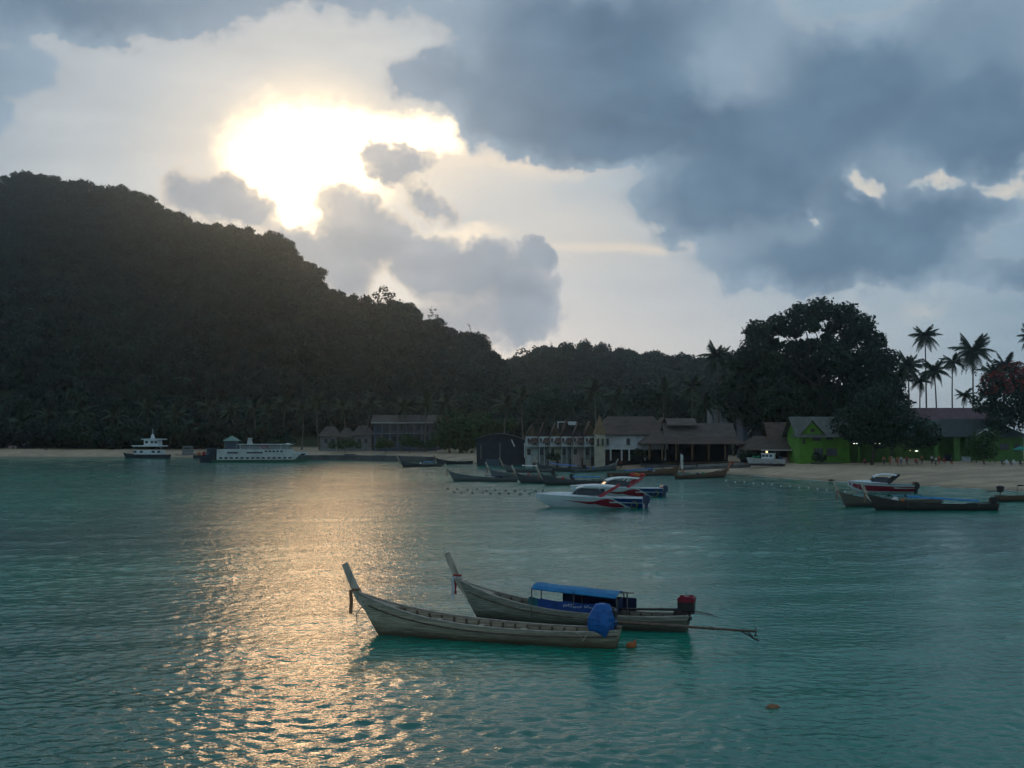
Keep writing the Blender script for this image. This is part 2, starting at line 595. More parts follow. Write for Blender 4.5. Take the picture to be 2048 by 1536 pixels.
def land_z(x, y):
    px = 1024 + FPX * x / max(y, 60.0)
    s = y - interp(px, SHORE)
    zm = interp(px, [(0, 2.3), (500, 2.0), (900, 1.5), (1300, 1.3), (1600, 1.75), (2048, 1.75)])
    k = interp(px, [(0, 6.0), (500, 6.0), (900, 9.0), (1300, 11.0), (1600, 14.0), (2048, 17.0)])
    z = 0.10 * s if s < 0 else zm * (1 - math.exp(-s / k)) + 0.004 * s
    z = max(z, -3.0)
    for ridge, r0, foot in ((RIDGE1, [(-500, 640), (300, 620), (700, 530), (1000, 450), (1300, 430)], 42.0), (RIDGE2, [(800, 600), (1200, 560), (1600, 520), (2000, 500)], 95.0)):
        rd = interp(px, r0)
        hz = max(0.0, (860 - interp(px, ridge)) / FPX * rd + CAM_H - CROWN)
        f0 = interp(px, SHORE) + foot
        if y > f0:
            t = (y - f0) / max(rd - f0, 30.0)
            if t <= 1:
                prof = t * (0.75 + 0.25 * t)
            else:
                prof = max(0.0, 1 - (t - 1) * 0.9)
            nz = mnoise.fractal(Vector((x * 0.012, y * 0.012, 3.1)), 1.0, 2.0, 4) * 0.10 * hz * max(0, math.sin(math.pi * min(t, 1)))
            z = max(z, prof * hz + nz + 1.6) if hz > 1.5 else z
    return z


def build_land():
    nx, ny, st = 220, 200, 4.0
    x0, y0 = -420.0, 84.0
    vs, fs = [], []
    for j in range(ny + 1):
        for i in range(nx + 1):
            x, y = x0 + i * st, y0 + j * st
            vs.append((x, y, land_z(x, y)))
    for j in range(ny):
        for i in range(nx):
            a = j * (nx + 1) + i
            q = (a, a + 1, a + nx + 2, a + nx + 1)
            if max(vs[k][2] for k in q) > -1.2:
                fs.append(q)
    m = bpy.data.materials.new("sand and soil")
    m.use_nodes = True
    t = NT(m.node_tree)
    b = m.node_tree.nodes['Principled BSDF']
    b.inputs['Roughness'].default_value = 0.9
    b.inputs['Specular IOR Level'].default_value = 0.2
    co = t.n('ShaderNodeTexCoord').outputs['Object']
    sp = t.n('ShaderNodeSeparateXYZ')
    t.put(sp.inputs[0], co)
    n1 = t.noise(co, 0.35, 6.0, 0.6)
    sand = t.mix(t.sstep(n1, 0.3, 0.7), (0.38, 0.29, 0.195), (0.54, 0.41, 0.28))
    n0 = t.noise(t.mapping(co, scale=(.35, 1, 1)), 0.12, 5.0, 0.65)
    sand = t.mix(t.sstep(n0, .48, .62, 0, .45), sand, (0.24, 0.185, 0.125))
    wet = t.sstep(sp.outputs[2], 0.05, 0.42, 1.0, 0.0)
    sand = t.mix(t.m('MULTIPLY', wet, 0.6), sand, (0.17, 0.13, 0.09))
    zz = t.m('ADD', sp.outputs[2], t.m('MULTIPLY', t.m('SUBTRACT', n1, 0.5), 1.0))
    soil = t.sstep(zz, 2.0, 2.9)
    t.put(b.inputs['Base Color'], t.mix(soil, sand, (0.035, 0.045, 0.022)))
    bn = t.n('ShaderNodeBump')
    bn.inputs['Distance'].default_value = 0.25
    t.put(bn.inputs['Height'], t.noise(co, 0.9, 5.0, 0.6))
    t.put(b.inputs['Normal'], bn.outputs[0])
    me = bpy.data.meshes.new('land')
    me.from_pydata(vs, [], fs)
    me.materials.append(m)
    me.polygons.foreach_set('use_smooth', [True] * len(fs))
    o = link('terrain', me)
    tag(o, kind='structure')
    return o


LAND = build_land()


# ------------------------------------------------------------------ vegetation
def leaf_mesh(name, C, Nn, S, mats, rng, aspect=0.6, mi=None):
    """one bent quad for each leaf clump: C centres, Nn facing, S sizes"""
    n = len(C)
    Nn = Nn / np.maximum(np.linalg.norm(Nn, axis=1, keepdims=True), 1e-6)
    t = rng.normal(size=(n, 3))
    t -= Nn * (t * Nn).sum(1, keepdims=True)
    t /= np.maximum(np.linalg.norm(t, axis=1, keepdims=True), 1e-6)
    b = np.cross(Nn, t)
    s = S[:, None]
    V = np.empty((n, 4, 3))
    V[:, 0] = C - t * s
    V[:, 1] = C - b * s * aspect + Nn * s * 0.15
    V[:, 2] = C + t * s
    V[:, 3] = C + b * s * aspect - Nn * s * 0.25
    me = bpy.data.meshes.new(name)
    me.vertices.add(n * 4)
    me.vertices.foreach_set('co', V.reshape(-1).astype(np.float32))
    me.loops.add(n * 4)
    me.loops.foreach_set('vertex_index', np.arange(n * 4, dtype=np.int32))
    me.polygons.add(n)
    me.polygons.foreach_set('loop_start', np.arange(0, n * 4, 4, dtype=np.int32))
    me.polygons.foreach_set('loop_total', np.full(n, 4, dtype=np.int32))
    for m in (mats if isinstance(mats, (list, tuple)) else [mats]):
        me.materials.append(m)
    if mi is not None:
        me.polygons.foreach_set('material_index', mi.astype(np.int32))
    me.update(calc_edges=True)
    return me


def lobes_to_leaves(lobes, per, size, rng, fill=0.55, up=0.25):
    """lobes: (x,y,z,r[,squash]); leaf clumps on uneven shells"""
    Cs, Ns, Ss = [], [], []
    for lb in lobes:
        x, y, z, r = lb[:4]
        sq = lb[4] if len(lb) > 4 else 0.8
        n = max(12, int(per * r * r))
        d = rng.normal(size=(n, 3))
        d /= np.linalg.norm(d, axis=1, keepdims=True)
        rad = r * (fill + (1.08 - fill) * rng.random(n) ** 0.5)
        rad *= 1 + 0.22 * np.sin(d[:, 0] * 7 + x) * np.sin(d[:, 2] * 8 + z + d[:, 1] * 5)
        c = d * rad[:, None] * np.array([1, 1, sq]) + np.array([x, y, z])
        nn = d + rng.normal(size=(n, 3)) * 0.55 + np.array([0, 0, up])
        Cs.append(c)
        Ns.append(nn)
        Ss.append(size * (0.6 + 0.8 * rng.random(n)))
    return np.concatenate(Cs), np.concatenate(Ns), np.concatenate(Ss)


LEAF = mat('jungle leaves', (0.015, 0.042, 0.024), 0.6, (0.007, 0.022, 0.014), 0.25, rnd=0.45, spec=0.25, trans=0.12)
LEAF_D = mat('dark tree leaves', (0.020, 0.045, 0.018), 0.6, (0.010, 0.026, 0.012), 0.35, spec=0.25, trans=0.1)
LEAF_G = mat('bright shrub leaves', (0.045, 0.10, 0.022), 0.6, (0.02, 0.05, 0.014), 0.8, spec=0.25, trans=0.12)
LEAF_P = mat('palm leaves', (0.035, 0.062, 0.022), 0.5, (0.018, 0.036, 0.014), 0.8, spec=0.3, trans=0.12)
FLOWER = mat('red blossom', (0.28, 0.022, 0.015), 0.6, (0.14, 0.012, 0.01), 1.5, trans=0.15)
BARK = mat('grey brown bark', (0.085, 0.068, 0.052), 0.9, (0.05, 0.04, 0.03), 3.0, bump=0.02)
PALMBARK = mat('pale palm bark', (0.20, 0.175, 0.145), 0.9, (0.11, 0.095, 0.08), 2.0, bump=0.02, stretch=(1, 1, 4))


def forest():
    rng = np.random.default_rng(11)
    protos = []
    for k in range(6):
        lobes = []
        h = 3.2 + rng.random() * 2.2
        for i in range(6 + k % 3):
            a = rng.random() * 6.28
            rr = (0.2 + rng.random() ** 0.7) * 2.2
            lobes.append((rr * math.cos(a), rr * math.sin(a), h - rr * 0.55 + rng.normal() * 0.4, 1.3 + rng.random() * 0.9, 0.75))
        lobes.append((0, 0, h - 1.6, 2.6, 0.8))
        C, N_, S = lobes_to_leaves(lobes, 16, 0.50, rng, 0.7)
        me = leaf_mesh('crown', C, N_, S, LEAF, rng)
        o = bpy.data.objects.new('forest_crown', me)
        protos.append(o)
    pts, rot, scl, idx = [], [], [], []
    st = 4.1
    y = 200.0
    while y < 690:
        x = -420.0
        while x < 420:
            xx, yy = x + rng.uniform(-.5, .5) * st, y + rng.uniform(-.5, .5) * st
            x += st
            px = 1024 + FPX * xx / yy
            if not -160 < px < 1840:
                continue
            s = yy - interp(px, SHORE)
            z = land_z(xx, yy)
            rd = interp(px, [(-500, 640), (300, 620), (700, 530), (1000, 450)]) if px < 1000 else 575
            if yy > rd + 22:
                continue
            if z < 5.0 and not (px < 560 and s > 17) and not (560 <= px < 1480 and s > 62) and not (1480 <= px < 1760 and s > 80):
                continue
            g = mnoise.noise(Vector((xx * .05, yy * .05, 0)))
            sc = 0.85 * (0.72 + 0.55 * rng.random() + 0.25 * g) * (1.35 if rng.random() < .05 else 1)
            if px < 560 and z < 5:
                sc *= 1.15
            pts.append((xx, yy, z - 0.4))
            rot.append((0, 0, rng.random() * 6.28))
            scl.append((sc * (0.9 + .25 * rng.random()), sc * (0.9 + .25 * rng.random()), sc * (0.85 + 0.6 * rng.random())))
            idx.append(int(rng.integers(0, len(protos))))
        y += st
    me = bpy.data.meshes.new('forest')
    me.from_pydata(pts, [], [])
    for nm, typ, dat, key in (('rot', 'FLOAT_VECTOR', rot, 'vector'), ('scl', 'FLOAT_VECTOR', scl, 'vector'), ('idx', 'INT', idx, 'value')):
        at_ = me.attributes.new(nm, typ, 'POINT')
        at_.data.foreach_set(key, np.array(dat).reshape(-1))
    o = link('hillside_forest', me)
    tag(o, 'dense dark jungle covering the hillside behind the bay', 'forest', kind='stuff')
    g = bpy.data.node_groups.new('forest', 'GeometryNodeTree')
    g.interface.new_socket('Geometry', in_out='INPUT', socket_type='NodeSocketGeometry')
    g.interface.new_socket('Geometry', in_out='OUTPUT', socket_type='NodeSocketGeometry')
    gi, go = g.nodes.new('NodeGroupInput'), g.nodes.new('NodeGroupOutput')
    iop = g.nodes.new('GeometryNodeInstanceOnPoints')
    jn = g.nodes.new('GeometryNodeJoinGeometry')
    for p in reversed(protos):
        oi = g.nodes.new('GeometryNodeObjectInfo')
        oi.inputs['Object'].default_value = p
        oi.inputs['As Instance'].default_value = True
        g.links.new(oi.outputs['Geometry'], jn.inputs[0])
    g.links.new(gi.outputs[0], iop.inputs['Points'])
    g.links.new(jn.outputs[0], iop.inputs['Instance'])
    iop.inputs['Pick Instance'].default_value = True

    def named(nm, typ):
        q = g.nodes.new('GeometryNodeInputNamedAttribute')
        q.data_type = typ
        q.inputs[0].default_value = nm
        return q.outputs[0]
    g.links.new(named('idx', 'INT'), iop.inputs['Instance Index'])
    ev = g.nodes.new('FunctionNodeEulerToRotation')
    g.links.new(named('rot', 'FLOAT_VECTOR'), ev.inputs[0])
    g.links.new(ev.outputs[0], iop.inputs['Rotation'])
    g.links.new(named('scl', 'FLOAT_VECTOR'), iop.inputs['Scale'])
    g.links.new(iop.outputs[0], go.inputs[0])
    md = o.modifiers.new('forest', 'NODES')
    md.node_group = g
    print('forest crowns', len(pts))


forest()


def gz(x, y):
    return land_z(x, y)


def ground_at(px, Y):
    x = (px - 1024) / FPX * Y
    return Vector((x, Y, land_z(x, Y)))


def limb(mb, a, b, r0, r1, rng, n=5, wob=0.06, sides=7):
    a, b = Vector(a), Vector(b)
    L = (b - a).length
    pts, rs = [], []
    for i in range(n + 1):
        t = i / n
        p = a.lerp(b, t)
        if 0 < i < n:
            p += Vector((rng.normal(), rng.normal(), rng.normal() * .5)) * L * wob
        p.z += L * 0.06 * math.sin(math.pi * t)
        pts.append(p)
        rs.append(r0 + (r1 - r0) * t)
    mb.tube(pts, rs, sides)
    return pts


def broad_tree(name, label, cat, px, Y, lobes_px, leafmat, seed, per=26, size=0.42, trunk_r=0.5, dspread=1.0, flowers=None, group=None, fill=0.5, twigs=True):
    """lobes_px: (px, py, radius in px[, depth offset in m]) of the foliage clumps"""
    rng = np.random.default_rng(seed)
    base = ground_at(px, Y)
    root = thing(name, label, cat, base, 0, group)
    lobes = []
    for l in lobes_px:
        dy = l[3] if len(l) > 3 else rng.uniform(-1, 1) * dspread * 3
        c = at(l[0], l[1], Y + dy) - base
        lobes.append((c.x, c.y, c.z, l[2] * (Y + dy) / FPX, 0.85))
    C, N_, S = lobes_to_leaves(lobes, per, size, rng, fill)
    link('crown', leaf_mesh('crown', C, N_, S, leafmat, rng), root)
    if flowers:
        sel = [l for l in lobes]
        C, N_, S = lobes_to_leaves([(a, b, c + r * .3, r * .95, .8) for a, b, c, r, _ in sel], flowers, size * .85, rng, .85)
        keep = (C[:, 2] > np.median(C[:, 2]) + .3) & (np.sin(C[:, 0] * 2.1) + np.sin(C[:, 1] * 2.3 + C[:, 2] * 1.7) > -.2)
        link('blossom', leaf_mesh('blossom', C[keep], N_[keep], S[keep], FLOWER, rng), root)
    cz = np.mean([l[2] for l in lobes])
    mb = MB()
    fork = Vector((np.mean([l[0] for l in lobes]) * .3, 0, max(1.2, cz * .42)))
    limb(mb, (0, 0, -.4), fork, trunk_r, trunk_r * .75, rng, 5, 0.02, 9)
    mb.build('trunk', BARK, root, True)
    if twigs:
        mb = MB()
        for l in lobes:
            limb(mb, fork + Vector((0, 0, -.3)), (l[0], l[1], l[2] - l[3] * .1), trunk_r * .28, trunk_r * .06, rng, 5, 0.05, 5)
        mb.build('limbs', BARK, root, True)
    return root


broad_tree('spreading_tree', 'huge dark spreading tree rising behind the bright green house', 'tree', 1640, 236,
           [(1516, 664, 26, 0), (1556, 650, 25, 2), (1600, 630, 26, -2), (1642, 620, 28, 0), (1688, 630, 28, 2), (1722, 652, 28, -2), (1748, 684, 25, 0), (1768, 722, 28, 3),
            (1510, 700, 30, -2), (1700, 676, 24, 2), (1736, 712, 26, -3), (1542, 736, 46, 0), (1604, 728, 44, 3), (1664, 716, 44, -3), (1716, 740, 42, 0), (1770, 768, 34, 0),
            (1482, 768, 42, 4), (1560, 800, 52, -4), (1640, 798, 56, 3), (1720, 800, 50, -2), (1784, 806, 34, 2), (1604, 692, 14, 0), (1654, 676, 14, 0), (1572, 664, 12, 1), (1480, 722, 26, 3), (1592, 660, 17, 4), (1626, 652, 16, -4), (1664, 656, 16, 4), (1548, 690, 16, 3), (1580, 694, 17, -3), (1624, 690, 16, 4), (1660, 694, 18, -2), (1534, 672, 13, 3)],
           LEAF_D, 3, per=120, size=0.40, trunk_r=1.3, fill=.35)
broad_tree('beach_tree', 'dark bushy tree on the sand covering the right half of the green house', 'tree', 1742, 197,
           [(1738, 826, 44), (1694, 846, 34), (1786, 838, 42), (1828, 862, 42), (1716, 868, 26), (1764, 868, 32), (1860, 872, 24), (1760, 792, 30)],
           LEAF_D, 5, per=110, size=0.26, trunk_r=0.3, dspread=.6)
broad_tree('flame_tree', 'flame tree with red blossom at the right edge behind the beach', 'tree', 2026, 214,
           [(1986, 772, 26), (2028, 758, 32), (1974, 806, 28), (2018, 802, 42), (2062, 780, 46), (2050, 830, 36), (2000, 838, 28), (2090, 820, 40)],
           LEAF_D, 7, per=90, size=0.30, trunk_r=0.35, flowers=85, dspread=.7)
broad_tree('leafy_bush', 'dense green tree clump left of the arched dark shed', 'tree', 918, 303,
           [(908, 850, 34), (946, 862, 30), (890, 874, 26), (926, 880, 28), (960, 840, 24), (985, 855, 20), (1015, 850, 18)], LEAF_G, 9, per=50, size=0.42, trunk_r=0.35)
broad_tree('garden_tree', 'small bright green tree before the hip roofed building', 'tree', 1966, 196,
           [(1962, 882, 24), (1984, 870, 16), (1946, 898, 16), (1980, 900, 18)], LEAF_G, 13, per=150, size=0.2, trunk_r=0.14, dspread=.3)
broad_tree('roadside_tree', 'rounded tree between the stepped brown pavilion roof and the huge tree', 'tree', 1500, 238,
           [(1500, 800, 34), (1470, 816, 30), (1532, 812, 30), (1508, 840, 24), (1548, 836, 22), (1440, 790, 28)], LEAF_D, 15, per=60, size=0.36, trunk_r=0.3)
broad_tree('slope_tree', 'leafy tree above the white gabled shop row', 'tree', 1110, 285,
           [(1100, 800, 30), (1136, 806, 26), (1072, 816, 24), (1160, 800, 20)], LEAF, 17, per=45, size=0.45, trunk_r=0.3)
broad_tree('shade_tree', 'leafy tree behind the large brown roofed white house', 'tree', 1300, 262,
           [(1290, 792, 30), (1330, 800, 26), (1262, 800, 24), (1370, 806, 24)], LEAF, 19, per=45, size=0.42, trunk_r=0.3)
# lone trees breaking the ridge line
broad_tree('ridge_tree', 'umbrella shaped tree standing alone on the ridge against the bright sky', 'tree', 767, 512,
           [(752, 590, 9, 0), (766, 580, 10, 0), (782, 590, 9, 0), (772, 594, 8, 1), (758, 600, 6, 0)], LEAF, 21, per=14, size=0.6, trunk_r=0.3, group='lone ridge trees')
broad_tree('ridge_tree', 'small sparse tree on the ridge right of the umbrella shaped tree', 'tree', 865, 478,
           [(866, 622, 8, 0), (860, 630, 6, 0), (873, 632, 5, 0)], LEAF, 22, per=9, size=0.5, trunk_r=0.2, group='lone ridge trees')
broad_tree('ridge_tree', 'low wide tree at the saddle where the two ridges meet', 'tree', 1046, 556,
           [(1038, 704, 8, 0), (1052, 704, 7, 0), (1046, 700, 6, 0)], LEAF, 23, per=9, size=0.6, trunk_r=0.2, group='lone ridge trees')


def bare_tree(label, px, py_top, Y, seed):
    rng = np.random.default_rng(seed)
    base = ground_at(px, Y)
    top = at(px, py_top, Y)
    mb = MB()
    t = top - base
    limb(mb, (0, 0, -1), t, 0.28, 0.08, rng, 6, 0.01, 6)
    for i in range(6):
        q = t * rng.uniform(.72, .95)
        limb(mb, q, q + Vector((rng.uniform(-2, 2), rng.uniform(-1, 1), rng.uniform(.4, 2))), 0.1, 0.04, rng, 3, .05, 5)
    o = mb.build('bare_tree', BARK, None, True, base)
    tag(o, label, 'tree', 'bare trunks on the ridge')


bare_tree('thin leafless trunk sticking up from the low ridge', 1168, 676, 560, 1)
bare_tree('thin leafless trunk at the left end of the low ridge', 1102, 684, 560, 2)
bare_tree('thin leafless trunk high above the right shoulder of the big hill', 940, 650, 462, 3)


# ---- palms
def frond_mesh(L, droop, seed):
    rng = np.random.default_rng(seed)
    n = 13
    sp = []
    for i in range(n + 1):
        t = i / n
        sp.append(Vector((L * (t - 0.12 * droop * t * t), 0, L * (0.30 * t - droop * t * t))))
    mb = MB()
    for i in range(n):
        mb.bar(sp[i], sp[i + 1], 0.07 * (1 - i / n) + 0.02)
    for i in range(1, n + 1):
        p = sp[i]
        d = (sp[i] - sp[i - 1]).normalized()
        ll = L * 0.27 * math.sin(math.pi * min(1, 0.18 + 0.8 * i / n)) + .12
        for sgn in (-1, 1):
            for half in (0, .5):
                q = p - d * (L / n) * half
                tip = q + d * ll * .55 + Vector((0, sgn * ll * .75, -ll * (.25 + .35 * rng.random() + .25 * droop)))
                wv = d * .12
                mb.add([q - wv, q + wv, tip + wv * .2, tip - wv * .2], [(0, 1, 2, 3)])
    return mb.mesh('frond', LEAF_P)


FRONDS = [frond_mesh(1.0 * l, d, i) for i, (l, d) in enumerate([(3.7, .20), (4.1, .42), (4.1, .62), (3.9, .85), (3.6, 1.15)])]
COCO = MB()
for k in range(6):
    COCO.ball((.28 * math.cos(k * 1.05), .28 * math.sin(k * 1.05), -.25), .15, 6, 4)
COCO_ME = COCO.mesh('coconuts', mat('coconut husk', (0.14, 0.12, 0.04), .7), True)


def palm(label, px, Y, py_top, scale=1.0, lean=0.0, seed=0, n=20, group='coconut palms along the beach'):
    rng = np.random.default_rng(seed + 500)
    base = ground_at(px, Y)
    top = at(px + lean, py_top, Y) - base
    root = thing('coconut_palm', label, 'palm tree', base, 0, group)
    top.z -= 1.2 * scale
    mb = MB()
    pts, rs = [], []
    bow = rng.uniform(-.5, .5)
    for i in range(9):
        t = i / 8
        p = Vector((0, 0, -.3)).lerp(top, t)
        p.x += bow * math.sin(math.pi * t) + top.x * .25 * (t * t - t)
        pts.append(p)
        rs.append((0.19 - 0.09 * t + 0.10 * max(0, .12 - t) / .12) * (1.0 + .3 * scale))
    mb.tube(pts, rs, 7)
    mb.build('trunk', PALMBARK, root, True)
    for k in range(n):
        lay = k / n
        a = k * 2.39996 + rng.uniform(-.2, .2)
        me = FRONDS[min(4, int(lay * 5))]
        f = link('frond', me, root, top + Vector((0, 0, .15 - lay * .25)))
        f.rotation_euler = (rng.uniform(-.2, .2), -(R(48) - lay * R(60)) + rng.uniform(-.3, .3), a)
        f.scale = (scale * rng.uniform(.85, 1.1),) * 3
    link('coconuts', COCO_ME, root, top)
    return root


PAL = [
    ('tall curved palm with the highest crown, right of the huge tree', 1852, 262, 664, 1.15, -2),
    ('palm close right of the tallest one with long hanging fronds', 1868, 258, 732, 1.05, 0),
    ('slender palm with a thin crown beside the dense crowned palm', 1908, 268, 716, 1.0, -3),
    ('palm with the fullest dense crown left of the flame tree', 1946, 264, 690, 1.35, 0),
    ('short palm low between the slender trunks', 1926, 285, 784, 1.0, 4),
    ('palm cut by the right edge of the picture, crown up high', 2066, 250, 664, 1.1, 0),
    ('palm with crown just above the flame tree', 2010, 262, 722, 1.2, 0),
    ('palm leaning out from the right flank of the huge tree', 1824, 262, 722, 1.2, -8),
    ('palm half hidden at the right flank of the huge tree', 1806, 266, 742, 1.2, -6),
    ('thin palm between the leaning palm and the tallest one', 1840, 272, 756, 1.0, 0),
    ('palm with its crown behind the top of the flame tree', 1985, 258, 738, 1.0, 0),
    ('palm standing above the trees left of the huge tree', 1434, 262, 704, 1.2, 0),
    ('palm half hidden in the trees close left of the huge tree', 1466, 258, 716, 1.2, 5),
]
for i, (lb, px, Y, py, sc, ln) in enumerate(PAL):
    palm(lb, px, Y, py, sc * (.92, 1.02, .86, 1.06, .8, .95, .92, 1.0, .92, .86, .95, 1, 1)[i], ln, i, (25, 20, 18, 30, 16, 22, 24, 22, 20, 18, 22, 22, 22)[i])
rng_p = np.random.default_rng(77)
ORD = {}
k = 0
for px, Y, py in [(38, 352, 836), (96, 350, 822), (168, 352, 818), (232, 346, 826), (300, 350, 812), (356, 346, 822), (412, 350, 806), (470, 346, 816), (512, 340, 808), (530, 336, 818), (566, 340, 800),
                  (604, 336, 812), (640, 332, 798), (690, 332, 806), (735, 328, 800), (800, 322, 806), (850, 318, 800), (900, 306, 798), (1005, 296, 800),
                  (1050, 292, 786), (1190, 276, 772), (1238, 272, 786), (1330, 262, 772), (1392, 256, 764), (1415, 250, 800)]:
    zone = 'beach' if px < 420 else ('ferry' if px < 640 else ('long hotel' if px < 900 else 'white shop row'))
    lab = {'beach': 'palm in the dim grove behind the far left beach', 'ferry': 'pale trunked palm in the grove behind the white ferry',
           'long hotel': 'palm in the dim grove around the long two storey hotel', 'white shop row': 'palm on the dim slope behind the white houses and brown roofs'}[zone]
    ORD[zone] = ORD.get(zone, -1) + 1
    lab = ('first', 'second', 'third', 'fourth', 'fifth', 'sixth', 'seventh', 'eighth')[ORD[zone]] + ' from the left, ' + lab
    palm(lab, px, Y, py, 1.15, float(rng_p.uniform(-10, 10)), 100 + k, 16, 'palms of the ' + {'beach': 'left beach grove', 'ferry': 'grove behind the ferry', 'long hotel': 'hotel grove', 'white shop row': 'slope behind the houses'}[zone])
    k += 1

for i, (lb, px, Y, lobes) in enumerate([
    ('low leafy shrub in front of the left half of the hotel', 772, 312, [(766, 884, 12), (780, 888, 10), (758, 890, 9)]),
    ('low leafy shrub in front of the middle of the hotel', 818, 312, [(812, 880, 14), (828, 884, 12), (842, 890, 9)]),
    ('low leafy shrub at the right end of the hotel', 872, 308, [(868, 884, 12), (884, 878, 13), (858, 890, 9)]),
    ('low leafy shrub before the bungalows', 690, 318, [(684, 888, 11), (700, 886, 11), (716, 890, 8), (664, 890, 9)]),
    ('dark shrub between the shop row posts and the beached boats', 1108, 228, [(1100, 912, 9), (1114, 914, 8)]),
    ('dark shrub left of the pavilion under the white house', 1282, 220, [(1276, 906, 11), (1290, 908, 10), (1268, 912, 8)]),
    ('dark shrub at the foot of the green house by its window', 1638, 201, [(1634, 914, 10), (1644, 916, 9)]),
    ('shrub at the left corner of the cafe', 1500, 205, [(1496, 906, 10), (1486, 910, 9), (1508, 912, 8)])]):
    broad_tree('shrub', lb, 'shrub', px, Y, lobes, LEAF_G if i < 4 else LEAF_D, 60 + i, per=110, size=.26, trunk_r=.1, dspread=.3, group='shrubs along the shore', twigs=False)


# ------------------------------------------------------------------ boats
def hull_mat(name, top, low, zl=0.22, soft=0.22, rough=0.75):
    m = bpy.data.materials.new(name)
    m.use_nodes = True
    t = NT(m.node_tree)
    b = m.node_tree.nodes['Principled BSDF']
    b.inputs['Roughness'].default_value = rough
    b.inputs['Specular IOR Level'].default_value = 0.3
    co = t.n('ShaderNodeTexCoord').outputs['Object']
    sp = t.n('ShaderNodeSeparateXYZ')
    t.put(sp.inputs[0], co)
    n1 = t.noise(t.mapping(co, scale=(.6, 1, 3)), 2.0, 4.0, .65)
    n2 = t.noise(t.mapping(co, scale=(.25, 1, 7)), 4.0, 3.0, .6)
    c = t.mix(t.sstep(n2, .3, .7), tuple(x * .45 for x in top), top)
    zz = t.m('MULTIPLY_ADD', t.m('SUBTRACT', n1, .5), .5, sp.outputs[2])
    c = t.mix(t.sstep(zz, zl - soft, zl + soft, 1, 0), c, low)
    t.put(b.inputs['Base Color'], c)
    bn = t.n('ShaderNodeBump')
    bn.inputs['Distance'].default_value = 0.012
    t.put(bn.inputs['Height'], n2)
    t.put(b.inputs['Normal'], bn.outputs[0])
    return m


H_GREY = hull_mat('weathered grey planking', (0.56, 0.475, 0.335), (0.12, 0.085, 0.05), .30, .3)
H_OLIVE = hull_mat('weathered olive planking', (0.36, 0.335, 0.26), (0.075, 0.062, 0.044), .32, .28)
H_DARK = hull_mat('dark painted planking', (0.10, 0.115, 0.12), (0.040, 0.036, 0.032), .3, .25)
H_SLATE = hull_mat('slate painted planking', (0.17, 0.20, 0.20), (0.075, 0.075, 0.07), .3, .25)
H_BROWN = hull_mat('brown varnished planking', (0.20, 0.12, 0.07), (0.06, 0.04, 0.03), .3, .25)
H_TAN = hull_mat('tan planking', (0.19, 0.165, 0.125), (0.05, 0.042, 0.035), .3, .25)
H_DARKB = hull_mat('blackish brown planking', (0.075, 0.062, 0.05), (0.03, 0.027, 0.024), .3, .25)
WOOD = mat('bare deck wood', (0.40, 0.33, 0.25), .8, (0.27, 0.22, 0.17), 3, bump=.01, stretch=(.3, 3, 3))
RAIL = mat('pale worn gunwale', (0.42, 0.37, 0.30), .75, (0.26, 0.22, 0.18), 4)
RIBW = mat('dark frame timber', (0.17, 0.12, 0.085), .85, (0.09, 0.065, 0.05), 4)
POSTW = mat('prow timber', (0.60, 0.51, 0.39), .75, (0.30, 0.25, 0.19), 5, stretch=(1, 1, .3))
IRON = mat('greasy dark iron', (0.035, 0.035, 0.04), .5, (0.06, 0.045, 0.035), 6, metal=.5)
STEEL = mat('worn grey steel', (0.18, 0.17, 0.16), .45, (0.10, 0.085, 0.07), 5, metal=.6)
RUST = mat('rusty shaft', (0.20, 0.12, 0.08), .7, (0.10, 0.07, 0.055), 5, metal=.3)
RED = mat('red engine paint', (0.27, 0.014, 0.032), .6, (0.13, 0.012, 0.02), 5)
BLUE = mat('blue tarpaulin', (0.010, 0.12, 0.37), .65, (0.006, 0.07, 0.25), 4, bump=.02, spec=.4)
BLUEC = mat('blue canopy cloth', (0.015, 0.21, 0.42), .8, (0.010, 0.13, 0.30), 2.5, bump=.03)
NAVY = mat('navy canvas', (0.012, 0.022, 0.075), .7, (0.008, 0.015, 0.05), 3)
ROYAL = mat('royal blue side cloth', (0.010, 0.055, 0.23), .7, (0.008, 0.04, 0.17), 3)
TEALC = mat('teal side cloth', (0.02, 0.15, 0.17), .7)
WHITE = mat('white boat paint', (0.74, 0.77, 0.76), .35, (0.62, 0.66, 0.65), 1.5, spec=.5)
LETTER = mat('white lettering paint', (0.55, 0.62, 0.70), .6, (0.45, 0.5, 0.6), 4)
ORANGE = mat('orange cloth', (0.52, 0.16, 0.05), .8, (0.36, 0.11, 0.04), 5)
OCHRE = mat('faded orange brown cloth', (0.34, 0.17, 0.09), .85, (0.22, 0.11, 0.06), 5)
WHITEC = mat('white cloth', (0.66, 0.64, 0.62), .85, (0.5, 0.48, 0.46), 5)
REDC = mat('red cloth', (0.45, 0.05, 0.04), .8, (0.3, 0.03, 0.03), 5)
ROPE = mat('pale rope', (0.45, 0.40, 0.32), .9)
GREENC = mat('green cloth', (0.04, 0.22, 0.10), .8)
GLASSD = mat('dark tinted glass', (0.012, 0.022, 0.035), .12, spec=.6)

SHEER = [(0, .66), (.1, .57), (.25, .54), (.4, .57), (.55, .65), (.7, .82), (.82, 1.05), (.92, 1.32), (1, 1.62)]
BEAM = [(0, .42), (.08, .52), (.2, .66), (.4, .78), (.55, .78), (.7, .66), (.82, .46), (.92, .24), (1, .05)]


